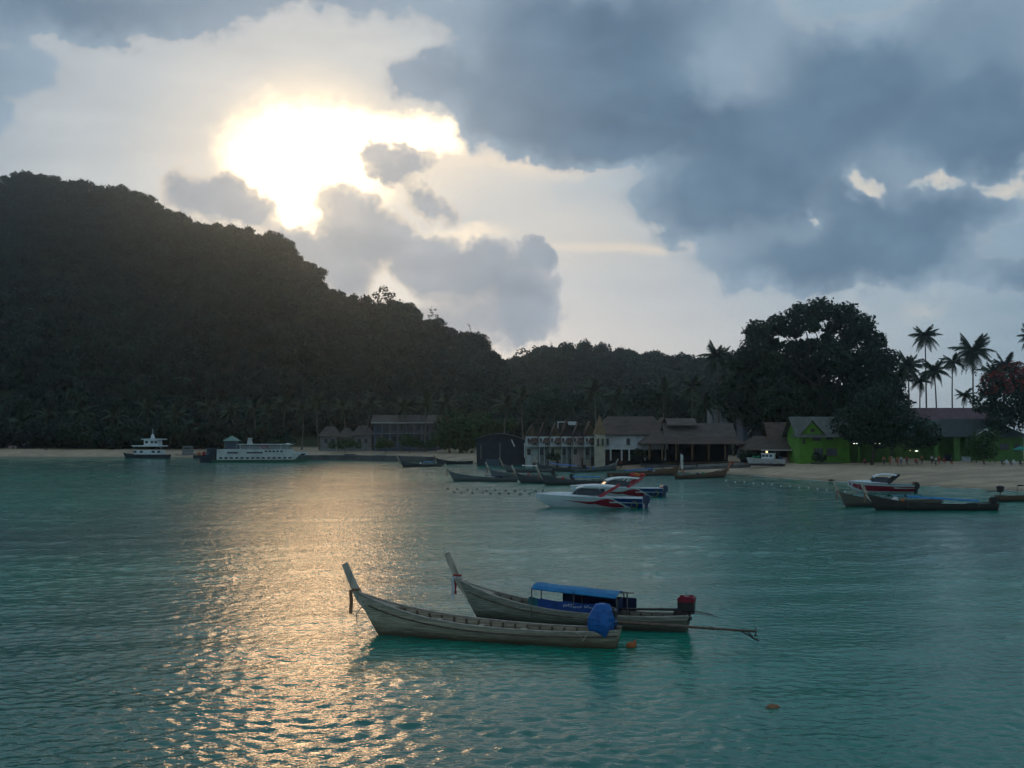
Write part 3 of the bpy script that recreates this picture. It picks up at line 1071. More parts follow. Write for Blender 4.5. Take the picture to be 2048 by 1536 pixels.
class Hull:
    def __init__(s, L=10.7, beam=1.0, sheer=1.0, rake=1.15):
        s.L, s.b, s.h, s.r = L, beam, sheer, rake

    def top(s, t, side, inn=0.0, dz=0.0):
        return Vector((s.L * t, side * max(0.0, interp(t, BEAM) * s.b - inn), interp(t, SHEER) * s.h + dz))

    def p(s, t, v, side, off=0.0):
        zk = -0.3
        zg = interp(t, SHEER) * s.h
        b = interp(t, BEAM) * s.b
        y = b * (1 - (1 - v) ** 2.4) ** 0.75
        z = zk + (zg - zk) * v ** 1.25
        x = s.L * t - s.r * t ** 5 * (1 - v ** 1.1) + 0.22 * (1 - t) ** 6 * (1 - v)
        return Vector((x, side * max(0.0, y + off), z))


def smoothed(tab):
    xs = np.linspace(0, 1, 41)
    ys = np.interp(xs, [a for a, _ in tab], [b for _, b in tab])
    for _ in range(3):
        ys[1:-1] = (ys[:-2] + 2 * ys[1:-1] + ys[2:]) / 4
    return list(zip(xs.tolist(), ys.tolist()))


SHEER, BEAM = smoothed(SHEER), smoothed(BEAM)


def longtail(label, bow, stern, hullmat=H_SLATE, group='longtail boats', L=None, detail=0, canopy=None, engine=None, ribbon=OCHRE, tarp=False, beam=1.0, sheer=1.0,
             post=1.0, postmat=POSTW, side_cloth=None, cargo=None, deckmat=WOOD, name='longtail_boat'):
    """bow, stern: waterline points of the stem and the transom"""
    bow, stern = Vector(bow), Vector(stern)
    d = bow - stern
    ang = math.atan2(d.y, d.x)
    L = L or (d.length + 0.95)
    H = Hull(L, beam, sheer)
    root = thing(name, label, 'boat', stern, ang, group)
    nt = 26 if detail else 16
    T = [i / nt for i in range(nt + 1)]
    V = [0, .12, .28, .45, .62, .8, 1.0]
    mb = MB()
    for sd_ in (-1, 1):
        mb.grid([[H.p(t, v, sd_) for v in V] for t in T])
        inner = []
        for t in T:
            row = []
            for v in V:
                q = H.p(t, v, sd_, -.05)
                q.z = max(q.z, 0.10)
                q.x = max(q.x, 0.05)
                row.append(q)
            inner.append(row)
        mb.grid(inner)
        mb.grid([[H.p(t, 1, sd_), H.p(t, 1, sd_, -.05)] for t in T])
    mb.grid([[H.p(0, v, -1), H.p(0, v, 1)] for v in V])
    mb.grid([[H.p(0, v, -1) + Vector((.05, 0, 0)), H.p(0, v, 1) + Vector((.05, 0, 0))] for v in V])
    mb.build('hull', hullmat, root)
    for sd_ in (-1, 1):
        mb = MB()
        for a, b in zip(T[:-1], T[1:]):
            mb.bar(H.top(a, sd_, .02, .02), H.top(b, sd_, .02, .02), .10, .05)
        mb.build('gunwale', RAIL if detail else hullmat, root)
        if detail:
            mb = MB()
            for a, b in zip(T[:-2], T[1:-1]):
                mb.bar(H.p(a, .84, sd_, .012), H.p(b, .84, sd_, .012), .035, .06)
            mb.build('rub_rail', RIBW, root)
    # foredeck
    mb = MB()
    f0 = .84
    rows = [[H.top(t, -1, .06, -.06 + .05 * (1 - abs(0))), H.top(t, 0, 0, 0.0), H.top(t, 1, .06, -.06 + .05)] for t in np.linspace(f0, .995, 7)]
    for r in rows:
        r[1].y = 0
    mb.grid(rows)
    mb.box((L * f0 - .02, 0, interp(f0, SHEER) * sheer - .09), (.05, 2 * interp(f0, BEAM) * beam - .12, .14))
    mb.build('foredeck', deckmat, root)
    # prow post
    mb = MB()
    z1 = interp(1, SHEER) * sheer
    path = [(L - .62, 0, z1 - .75), (L - .16, 0, z1 - .22), (L + .08, 0, z1 + .18), (L + .33, 0, z1 + .70 * post), (L + .52, 0, z1 + 1.12 * post)]
    rows = []
    for i, p in enumerate(path):
        q = Vector(p)
        dd = (Vector(path[min(i + 1, 4)]) - Vector(path[max(i - 1, 0)])).normalized()
        nn = Vector((dd.z, 0, -dd.x))
        w, th = (.16, .16, .145, .13, .125)[i], (.06, .065, .06, .055, .05)[i]
        rows.append([q + nn * w + Vector((0, -th, 0)), q + nn * w + Vector((0, th, 0)), q - nn * w + Vector((0, th, 0)), q - nn * w + Vector((0, -th, 0))])
    mb.grid(rows, True)
    mb.add(rows[-1], [(0, 1, 2, 3)])
    mb.build('prow_post', postmat, root)
    if ribbon:
        rm = ribbon if isinstance(ribbon, (list, tuple)) else [ribbon]
        for j, rmat in enumerate(rm):
            mb = MB()
            zz = z1 + .10
            for k in range(8):
                a0, a1 = k * math.pi / 4, (k + 1) * math.pi / 4
                mb.bar((L + .03 + .19 * math.cos(a0), .10 * math.sin(a0), zz + j * .07), (L + .03 + .19 * math.cos(a1), .10 * math.sin(a1), zz + j * .07), .035, .09)
            x0 = L + .19 - .03 * j
            ln = (.95, .75, .6)[j]
            rows = [[(x0 + .02 * math.sin(i * 1.3 + j) - w * .5 * .14, .09 * (1 - 2 * j) + .012 * math.sin(i * 2), zz - ln * i / 7) for w in (-1, 0, 1)] for i in range(8)]
            rows2 = [[(x, y + .035, z) for x, y, z in r] for r in rows]
            mb.grid(rows).grid(rows2)
            mb.build('prow_ribbon', rmat, root)
    # inside
    if detail:
        for k in range(17):
            t = .07 + k * .047
            mb = MB()
            for sd_ in (-1, 1):
                pts = [H.p(t, v, sd_, -.085) for v in (.45, .62, .8, .97)]
                for a, b in zip(pts[:-1], pts[1:]):
                    a.z, b.z = max(a.z, .1), max(b.z, .12)
                    mb.bar(a, b, .07, .07, up=(1, 0, 0))
            mb.box((L * t, 0, .13), (.08, 2 * H.p(t, .5, 1, -.1).y, .06))
            mb.build('rib', RIBW, root)
        for t in (.2, .36, .52, .68):
            mb = MB()
            mb.box((L * t, 0, interp(t, SHEER) * sheer - .17), (.24, 2 * interp(t, BEAM) * beam - .2, .045))
            mb.build('thwart', WOOD, root)
        mb = MB()
        for yy in (-.26, 0, .26):
            mb.box((L * .45, yy, .17), (L * .6, .22, .03))
        mb.build('floor_boards', WOOD, root)
    else:
        for t in (.25, .5, .7):
            MB().box((L * t, 0, interp(t, SHEER) * sheer - .12), (.25, 2 * interp(t, BEAM) * beam - .15, .05)).build('thwart', WOOD, root)
    if canopy:
        s0, s1, z0, z1c, cm, hw = canopy
        rows, n = [], 8
        for i in range(n + 1):
            t = i / n
            x = L * (s0 + (s1 - s0) * t)
            zc = z0 + (z1c - z0) * t
            row = []
            for j in range(7):
                u = -1 + j / 3
                row.append((x, u * hw, zc + .09 * (1 - u * u) - .04 * math.sin(math.pi * ((t * 2) % 1)) * (1 - u * u) - (.07 if abs(u) == 1 else 0)))
            rows.append(row)
        mb = MB()
        mb.grid(rows)
        mb.grid([[(x, y, z - .03) for x, y, z in r] for r in rows])
        can = mb.build('canopy', cm, root, True)
        for i in (0, n // 2, n):
            for sd_ in (-1, 1):
                x = rows[i][0][0]
                MB().tube([(x, sd_ * hw * .93, .3), (x, sd_ * hw * .93, rows[i][0][2] + .05)], .028, 6).build('canopy_pole', STEEL, root)
    if side_cloth:
        s0, s1, zt, cm = side_cloth
        for sd_ in (-1, 1):
            mb = MB()
            rows = []
            for i in range(11):
                t = s0 + (s1 - s0) * i / 10
                q = H.top(t, sd_, .03, .02)
                rows.append([q + Vector((0, .012 * math.sin(i * 1.7), 0)), Vector((q.x, q.y * .99, zt + .03 * math.sin(i * 1.1)))])
            mb.grid(rows)
            mb.grid([[a + Vector((0, -sd_ * .02, 0)), b + Vector((0, -sd_ * .02, 0))] for a, b in rows])
            mb.build('side_cloth', cm, root)
    if engine:
        eng_mat, ez, shaft, inboard = engine[:4]
        x0 = engine[4] if len(engine) > 4 else .45
        eo = MB()
        eo.box((x0, 0, ez), (.62, .42, .34)).box((x0 - .05, 0, ez - .22), (.5, .3, .18)).box((x0 + .28, 0, ez + .05), (.14, .36, .3))
        e = eo.build('engine', IRON, root)
        mb = MB()
        mb.prism([(-.33, 0), (.33, 0), (.36, .14), (.24, .22), (-.26, .22), (-.34, .16)], -.24, .24)
        mb.box((-.18, 0, .24), (.12, .12, .08)).box((.16, .1, .24), (.16, .12, .06))
        mb.build('engine_cover', eng_mat, e, False, (x0, 0, ez + .16))
        MB().tube([(x0, 0, .35), (x0, 0, ez - .2)], .06, 8).box((x0, 0, .5), (.34, .55, .10)).build('engine_mount', IRON, root)
        if inboard:
            MB().tube([(x0 + .3, .05, ez - .16), (x0 + .3 + shaft, .25, ez - .25)], [.055, .045], 8).build('drive_shaft', IRON, root)
            MB().tube([(x0 - .3, 0, ez - .2), (x0 - 1.05, 0, ez - .3)], .03, 6).tube([(x0 - .2, .15, ez - .25), (x0 - 1.3, .1, ez - .36)], .015, 6).build('steering_bar', STEEL, root)
        else:
            tip = Vector((x0 - .3 - shaft, 0, ez - .30 + .02 * shaft))
            a = Vector((x0 - .25, 0, ez - .1))
            dv = (tip - a).normalized()
            MB().tube([a, a.lerp(tip, .3), tip], [.06, .055, .04], 8).build('drive_shaft', RUST, root)
            if detail:
                mb = MB()
                for k in range(3):
                    an = k * 2.094 + .4
                    mb.add([tip + Vector((0, .03 * math.cos(an + 1.5), .03 * math.sin(an + 1.5))), tip + Vector((-.05, .17 * math.cos(an - .3), .17 * math.sin(an - .3))),
                            tip + Vector((0, .20 * math.cos(an), .20 * math.sin(an))), tip + Vector((.05, .17 * math.cos(an + .3), .17 * math.sin(an + .3)))], [(0, 1, 2, 3), (3, 2, 1, 0)])
                mb.tube([tip + dv * .06, tip - dv * .1], [.03, .05], 8)
                mb.build('propeller', STEEL, root)
                s_ = a.lerp(tip, .89)
                MB().tube([s_, s_ + Vector((-.34, 0, -.16)), s_ + Vector((-.56, 0, -.30)), s_ + Vector((-.70, 0, -.33))], .028, 6).tube(
                    [tip - dv * .3, s_ + Vector((-.52, 0, -.27))], .02, 6).build('skeg_guard', IRON, root)
            MB().tube([(x0 + .2, .12, ez - .12), (x0 + 1.3, .2, ez - .02)], .022, 6).build('steering_bar', STEEL, root)
    if tarp:
        rng = np.random.default_rng(4)
        prof = [(0.10, 1.62), (.26, 1.56), (.40, 1.34), (.50, 1.08), (.51, .88), (.45, .70), (.36, .56)]
        rows = []
        n = 9
        for i, (r, z) in enumerate(prof):
            row = []
            for k in range(n):
                a = 2 * math.pi * k / n
                f = 1 + (.16 if k % 2 else -.12) * (i / 6) + rng.uniform(-.06, .06)
                zz = z + (rng.uniform(-.05, .05) if i else 0) - (.12 if i == 6 and k % 3 == 0 else 0)
                row.append((.62 + r * 1.05 * f * math.cos(a) + .06 * (i / 6), r * .95 * f * math.sin(a) + .12 + .14 * i / 6, zz))
            rows.append(row)
        mb = MB()
        mb.grid(rows, True)
        mb.add([(x, y, z) for x, y, z in rows[0]], [tuple(range(n))])
        mb.build('engine_tarpaulin', BLUE, root)
        MB().tube([(.55 + .5 * math.cos(k * .7), .42 * math.sin(k * .7), .95 + .03 * math.sin(k * 2)) for k in range(10)], .018, 5).build('lashing_rope', ROPE, root)
    if cargo:
        rng = np.random.default_rng(int(abs(stern.x * 10)))
        for t, c, sz in cargo:
            MB().ball((L * t, rng.uniform(-.2, .2), interp(t, SHEER) * sheer + .05), sz, 7, 5, .15, rng).build('cargo_bundle', c, root)
    return root, H


# foreground pair
A_bow, A_stern = onz(757, 1268), onz(1240, 1294)
rootA, HA = longtail('nearest grey wooden longtail boat, empty, with a blue tarpaulin over its engine', A_bow, A_stern, H_GREY, 'longtail boats moored in the foreground', detail=1,
                     engine=(IRON, 1.02, 5.1, False), ribbon=[OCHRE], tarp=True)
rows = [[Vector((6.35 + .16 * i, -.25 + .5 * j / 5, .44 + .07 * math.sin(i * 1.9 + j) + .05 * math.cos(j * 2.1))) for j in range(6)] for i in range(5)]
MB().grid(rows).grid([[p - Vector((0, 0, .03)) for p in r] for r in rows]).build('plastic_sheet', WHITEC, rootA)
MB().tube([HA.top(.95, 1, 0, -.1), HA.top(.95, 1, 0, -.1) + Vector((.35, .25, -.5)), HA.top(.95, 1, 0, -.1) + Vector((.3, .3, -1.0))], .018, 5).build('bow_rope', ROPE, rootA)
MB().tube([HA.top(.16, 1, .05, .04), HA.top(.13, 1, -.12, -.05), HA.top(.12, 1, -.16, -.28), HA.top(.1, 1, -.05, .02), HA.top(.06, 1, .1, .05)], .02, 5).build('stern_rope', ROPE, rootA)

B_bow, B_stern = onz(957, 1238), onz(1380, 1263)
rootB, HB = longtail('wooden longtail boat with a blue canopy and a red engine behind the nearest one', B_bow, B_stern, H_OLIVE, 'longtail boats moored in the foreground', detail=1,
                     engine=(RED, 1.02, 2.9, True, .12), ribbon=[WHITEC, REDC], canopy=(.285, .645, 1.36, 1.58, BLUEC, .74), sheer=1.02)
# lettered side cloth, navy back cloth, T shaped mast of the canopy
mb = MB()
rows = []
for i in range(13):
    t = .35 + .27 * i / 12
    q = HB.top(t, 1, .06, .03)
    rows.append([q, Vector((q.x, q.y - .02, .98 + .12 * i / 12 + .02 * math.sin(i * 1.3)))])
mb.grid(rows).grid([[a + Vector((0, -.02, 0)), b + Vector((0, -.02, 0))] for a, b in rows])
sc_ = mb.build('side_cloth', ROYAL, rootB)
mb = MB()
q0 = HB.top(.505, 1, .03, 0)
x = q0.x
rngl = random.Random(5)
for i in range(13):
    hgt = rngl.choice([.06, .09, .12])
    y0 = HB.top((x) / HB.L, 1, .035, 0).y
    zb = .83 + .02 * math.sin(i)
    mb.box((x, y0, zb + hgt / 2), (.025, .012, hgt))
    mb.box((x - .035, y0, zb + hgt * rngl.choice([.1, .5, .95])), (.06, .012, .022))
    x -= .10 + (.09 if i == 7 else 0)
mb.build('lettering', LETTER, sc_)
mb = MB()
rows = [[HB.top(t, 1, .055, .03), HB.top(t, 1, .06, .38)] for t in (.62, .64, .66)]
mb.grid(rows).grid([[a + Vector((0, -.015, 0)), b + Vector((0, -.015, 0))] for a, b in rows])
mb.build('side_cloth', TEALC, rootB)
mb = MB()
rows = [[HB.top(t, -1, .06, .04), HB.top(t, -1, .08, .58 - .0 * t)] for t in np.linspace(.23, .55, 9)]
mb.grid(rows).grid([[a + Vector((0, .02, 0)), b + Vector((0, .02, 0))] for a, b in rows])
mb.build('back_cloth', NAVY, rootB)
MB().box((HB.L * .285, .1, .92), (.04, 1.1, .5)).build('back_cloth', NAVY, rootB)
MB().tube([(HB.L * .25, .3, .4), (HB.L * .25, .3, 1.46)], .03, 6).bar((HB.L * .25 - .28, .3, 1.47), (HB.L * .25 + .22, .3, 1.47), .05, .04).build('canopy_mast', STEEL, rootB)
MB().box((.35, 0, .72), (.55, .5, .16)).box((.12, 0, .60), (.2, .7, .4)).build('stern_block', IRON, rootB)

# the far and middle longtails; waterline pixels of stem and stern
def wl(px, py):
    return onz(px, py, 0.0)


G1, G2, G3 = 'longtail boats drawn up off the beach', 'longtail boats rafted at the right', 'longtail boats by the quay'
E = (IRON, 1.0, 3.2, True)
for lb, b, s_, hm, g, kw in [
    ('slate longtail boat with the leftmost prow of the group off the beach', (908, 962), (1036, 963), H_SLATE, G1, dict(cargo=[(.35, WHITEC, .3), (.25, NAVY, .3)], canopy=(.18, .46, .98, 1.0, NAVY, .6))),
    ('slate longtail boat second from the left in the group off the beach', (988, 957), (1112, 958), H_SLATE, G1, dict(engine=E, cargo=[(.4, REDC, .3)])),
    ('dark longtail boat with a thin prow in the middle of the beached group', (1042, 966), (1150, 967), H_DARK, G1, dict(engine=E, cargo=[(.3, OCHRE, .35), (.5, WHITEC, .25)])),
    ('dark longtail boat with a blue canopy just behind the near speedboat', (1092, 970), (1232, 969), H_DARK, G1, dict(engine=E, canopy=(.22, .58, 1.15, 1.25, BLUEC, .66), cargo=[(.7, REDC, .3)])),
    ('greenish longtail boat drawn up behind the leftmost slate ones', (1014, 944), (1104, 944), H_SLATE, G1, dict(canopy=(.3, .6, 1.2, 1.3, WHITEC, .6))),
    ('longtail boat under a bright blue tarpaulin in front of the white shops', (1080, 941), (1172, 944), H_DARK, G1, dict(canopy=(.15, .7, 1.15, 1.5, BLUE, .72), engine=E)),
    ('longtail boat with bow to the right below the large white house', (1228, 941), (1146, 945), H_SLATE, G1, dict(cargo=[(.3, BLUE, .4), (.45, BLUEC, .35)], post=.6)),
    ('long brown longtail boat with a blue cover, bow to the right', (1352, 950), (1216, 953), H_BROWN, G1, dict(canopy=(.22, .60, 1.0, 1.25, BLUE, .62), cargo=[(.62, WHITEC, .25)])),
    ('brown longtail boat with an orange ribboned prow nearest the open sand', (1450, 954), (1352, 958), H_BROWN, G1, dict(cargo=[(.4, NAVY, .3), (.52, GREENC, .3)], postmat=ORANGE, ribbon=[OCHRE])),
    ('small dark longtail boat off the quay, bow to the left', (806, 934), (884, 933), H_DARK, G3, dict(cargo=[(.5, WHITEC, .3)], canopy=(.2, .45, 1.1, 1.1, BLUEC, .6))),
    ('low dark longtail boat behind the one off the quay', (876, 929), (944, 927), H_DARK, G3, dict(cargo=[(.4, WHITEC, .3)], post=.5)),
    ('tan longtail boat of the right hand pair, farther one with the leftmost prow', (1692, 1014), (1880, 1010), H_TAN, G2, dict(canopy=(.2, .5, 1.1, 1.1, TEALC, .6), deckmat=WOOD)),
    ('dark longtail boat of the right hand pair with a long blue canopy, nearer one', (1752, 1020), (1996, 1021), H_DARKB, G2, dict(canopy=(.16, .70, 1.0, 1.42, BLUEC, .68), engine=(IRON, .95, 2.4, True), cargo=[(.78, WHITEC, .35), (.72, ORANGE, .25)])),
    ('dark longtail boat cut by the right edge, engine on its left end', (2150, 1000), (1994, 1003), H_BROWN, G2, dict(engine=(IRON, 1.35, 1.6, False), canopy=(.28, .62, 1.75, 1.75, NAVY, .66))),
]:
    longtail(lb, wl(*b), wl(*s_), hm, g, **kw)


# ---- speedboats
def speedboat(label, bow, stern, group='speedboats', blue=True, roof=True, bandmat=None, cloth=None):
    bow, stern = Vector(bow), Vector(stern)
    d = bow - stern
    L = d.length + 1.9
    root = thing('speedboat', label, 'speedboat', stern, math.atan2(d.y, d.x), group)

    def P(t, v, side, off=0.0):
        b = 1.32 * (1 - max(0, (t - .35) / .65) ** 2.6) ** .9 if t > .35 else 1.25 + .07 * t / .35
        zg = 1.05 + .33 * t ** 1.6
        zk = -.35 + 1.25 * max(0, (t - .72) / .28) ** 1.7
        fl = (1 - (1 - v) ** 2) ** .6 if v < 1 else 1
        y = b * (.55 + .45 * v) * fl if v > 0 else 0
        return Vector((L * t, side * max(0, y + off * (1 if y > 0 else 0)), zk + (zg - zk) * v))
    V = [0, .15, .35, .55, .75, .9, 1]
    T = [i / 20 for i in range(21)]
    mb = MB()
    for sd_ in (-1, 1):
        mb.grid([[P(t, v, sd_) for v in V] for t in T])
    mb.grid([[P(0, v, -1), P(0, v, 1)] for v in V])
    hl = mb.build('hull', WHITE, root, False)
    mb = MB()
    rows = []
    for t in T:
        a = P(t, 1, 1, -.03)
        zc = a.z + .10 + (.22 * math.sin(math.pi * min(1, max(0, (t - .45) / .5))))
        rows.append([Vector((a.x, -a.y, a.z)), Vector((a.x, -a.y * .6, zc)), Vector((a.x, a.y * .6, zc)), a])
    for r in rows[:7]:
        r[1].z = r[2].z = .55
        r[1].y *= 1.35
        r[2].y *= 1.35
    mb.grid(rows).build('deck', WHITE, root, False)
    for sd_ in (-1, 1):
        mb = MB()
        for a, b in zip(T[:-1], T[1:]):
            mb.bar(P(a, 1, sd_, .01), P(b, 1, sd_, .01), .07, .07)
        mb.build('rub_rail', WHITE if blue else STEEL, root)

        def panel(nm, m, outline, n=10, off=.014):
            # outline: (t, vlow, vhigh) along the side
            mb2 = MB()
            rows2 = [[P(t, lo + (hi - lo) * k / 3, sd_, off) for k in range(4)] for t, lo, hi in outline]
            mb2.grid(rows2)
            return mb2.build(nm, m, root)
        if blue:
            panel('red_flash', bandmat or REDS, [(.74, .70, .71), (.60, .60, .68), (.50, .48, .66), (.44, .52, .70), (.38, .40, .86), (.32, .34, .92), (.27, .30, .84), (.21, .30, .55), (.17, .32, .4)])
            bp = panel('blue_panel', BLUES, [(.27, .93, .97), (.20, .62, .97), (.12, .34, .97), (.05, .12, .97), (.002, .12, .97)])
            mb2 = MB()
            c = P(.075, .5, sd_, .02)
            ring = []
            for k in range(14):
                a = 2 * math.pi * k / 14
                t_, v_ = .075 + .033 * math.cos(a), .52 + .30 * math.sin(a)
                ring.append(P(t_, v_, sd_, .024))
            mb2.add(ring, [tuple(range(14))])
            mb2.build('round_emblem', YELLOW, bp)
        else:
            panel('red_band', REDS, [(t, .34, .80) for t in np.linspace(.0, .98, 12)])
    # windscreen and hardtop
    if roof:
        xs = L * .62
        mb = MB()
        scr = [[(L * .66, y * .85, 1.42) for y in (-1.0, -.5, .5, 1.0)], [(L * .60, y * .85, 1.98) for y in (-.95, -.5, .5, .95)]]
        mb.grid([[Vector(p) for p in r] for r in scr])
        for sd_ in (-1, 1):
            mb.add([(L * .66, sd_ * .86, 1.38), (L * .38, sd_ * .98, 1.30), (L * .36, sd_ * .96, 1.90), (L * .60, sd_ * .82, 1.96)], [(0, 1, 2, 3)])
        mb.build('windscreen', GLASSD, root)
        for z, k0, k1, th in ((2.28, .22, .62, .10),):
            mb = MB()
            rows = []
            for i in range(9):
                t = k0 + (k1 - k0) * i / 8
                zc = z + .22 * math.sin(math.pi * (.25 + .75 * (1 - i / 8))) - (.34 * ((i / 8) ** 4))
                rows.append([(L * t, u * 1.02, zc - .10 * u * u) for u in (-1, -.5, 0, .5, 1)])
            mb.grid(rows).grid([[(x, y, q - th) for x, y, q in r] for r in rows])
            for sd_ in (0, -1):
                mb.grid([[rows[i][sd_], (rows[i][sd_][0], rows[i][sd_][1], rows[i][sd_][2] - th)] for i in range(9)])
            mb.build('hardtop', WHITE, root)
        for sd_ in (-1, 1):
            MB().bar((L * .40, sd_ * 1.1, 1.15), (L * .22, sd_ * 1.0, 2.35), .10, .30, up=(1, 0, 0)).build('roof_arch', REDS if blue else IRON, root)
            MB().bar((L * .61, sd_ * .84, 1.9), (L * .52, sd_ * .96, 2.35), .05, .07).build('roof_post', WHITE, root)
            MB().bar((L * .40, sd_ * 1.0, 1.9), (L * .36, sd_ * 1.0, 2.36), .05, .07).build('roof_post', WHITE, root)
    for yy in (-.42, .42):
        mb = MB()
        mb.prism([(-.62, -.1), (.05, -.1), (.12, .5), (-.1, .78), (-.52, .70), (-.66, .45)], -.2, .2)
        mb.prism([(-.40, -.75), (-.12, -.75), (-.08, -.1), (-.44, -.1)], -.07, .07)
        mb.build('outboard_engine', NAVYP if blue else IRON, root, False, (-.08, yy, .62))
    if cloth:
        for x, m_ in ((.26, ORANGE), (.20, REDC), (.30, REDC)):
            MB().ball((L * x, random.Random(x).uniform(-.5, .5), 2.62), (.42, .4, .26), 8, 6, .2, random.Random(int(x * 99))).build('life_jacket_pile', m_, root)
    return root


REDS = mat('red boat paint', (0.40, 0.025, 0.045), .35, (0.32, 0.02, 0.04), 2, spec=.5)
BLUES = mat('blue boat paint', (0.012, 0.045, 0.20), .35, (0.01, 0.035, 0.16), 2, spec=.5)
NAVYP = mat('dark blue cowling', (0.02, 0.04, 0.10), .4, spec=.5)
YELLOW = mat('yellow emblem', (0.35, 0.36, 0.10), .5)
speedboat('near white speedboat with red flash, blue stern and yellow round emblem', wl(1108, 1014), wl(1286, 1016))
speedboat('white speedboat half hidden behind the near one, life jackets on its roof', wl(1172, 994), wl(1322, 993), cloth=True)
speedboat('white speedboat with a dark red side band near the right beach', wl(1726, 984), wl(1826, 985), blue=False)


# ------------------------------------------------------------------ buildings along the shore
WALLW = mat('white rendered wall', (0.62, 0.62, 0.60), .85, (0.46, 0.46, 0.44), .8, bump=.01)
WALLC = mat('cream rendered wall', (0.50, 0.44, 0.32), .85, (0.38, 0.33, 0.24), .8)
WALLP = mat('pinkish rendered wall', (0.50, 0.38, 0.34), .85, (0.40, 0.30, 0.27), .8)
WALLG = mat('grey weathered wall', (0.26, 0.27, 0.26), .85, (0.17, 0.18, 0.17), .6)
WALLB = mat('blue grey boarded wall', (0.10, 0.13, 0.17), .85, (0.07, 0.09, 0.12), .6)
WALLD = mat('dark sheet wall', (0.035, 0.045, 0.06), .8, (0.025, 0.03, 0.04), .6)
LIME = mat('lime green wall', (0.145, 0.33, 0.04), .85, (0.085, 0.22, 0.03), .5, detail=6)
LIMED = mat('dull green wall', (0.09, 0.20, 0.045), .85, (0.06, 0.13, 0.03), .7)
THATCH = mat('brown shingle roof', (0.125, 0.085, 0.065), .9, (0.075, 0.052, 0.042), 1.2, bump=.05, stretch=(.4, 1, 1))
THATCH2 = mat('grey brown shingle roof', (0.145, 0.115, 0.095), .9, (0.085, 0.068, 0.058), 1.2, bump=.05, stretch=(.4, 1, 1))
TILEG = mat('mossy grey tile roof', (0.145, 0.15, 0.13), .85, (0.08, 0.085, 0.075), 1.5, bump=.04)
TILEV = mat('dark green grey roof', (0.050, 0.070, 0.062), .8, (0.035, 0.048, 0.044), 1.0, bump=.03)
TILEP = mat('purple brown tile roof', (0.16, 0.095, 0.105), .85, (0.11, 0.065, 0.07), 1.0, bump=.03)
TILEC = mat('teal sheet roof', (0.045, 0.13, 0.105), .6, (0.03, 0.09, 0.075), .8)
TIN = mat('grey sheet roof', (0.12, 0.135, 0.15), .6, (0.08, 0.09, 0.10), 1.0)
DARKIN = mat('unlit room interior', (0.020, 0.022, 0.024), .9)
PANE = mat('dark window pane', (0.03, 0.04, 0.055), .15, spec=.6)
FRAME = mat('window frame timber', (0.10, 0.075, 0.055), .7)
TRIM = mat('white painted trim', (0.68, 0.69, 0.66), .6, (0.55, 0.56, 0.54), 2)
TIMBER = mat('brown timber post', (0.17, 0.105, 0.055), .8, (0.11, 0.07, 0.04), 3)
LAMP = mat('lit fluorescent tube', (0.8, 0.8, 0.75), .5, emit=((0.95, 1.0, 0.85), 2.2))
LAMPW = mat('lit warm bulb', (0.8, 0.7, 0.4), .5, emit=((1.0, 0.72, 0.30), 2.0))
OCHREW = mat('ochre gable boarding', (0.15, 0.11, 0.07), .9, (0.10, 0.075, 0.05), 1.5)
WALLD2 = mat('dark gable boarding', (0.075, 0.06, 0.055), .9, (0.05, 0.042, 0.04), 1.5)
CONC = mat('dark quay concrete', (0.13, 0.13, 0.125), .9, (0.075, 0.075, 0.072), .6, bump=.03)


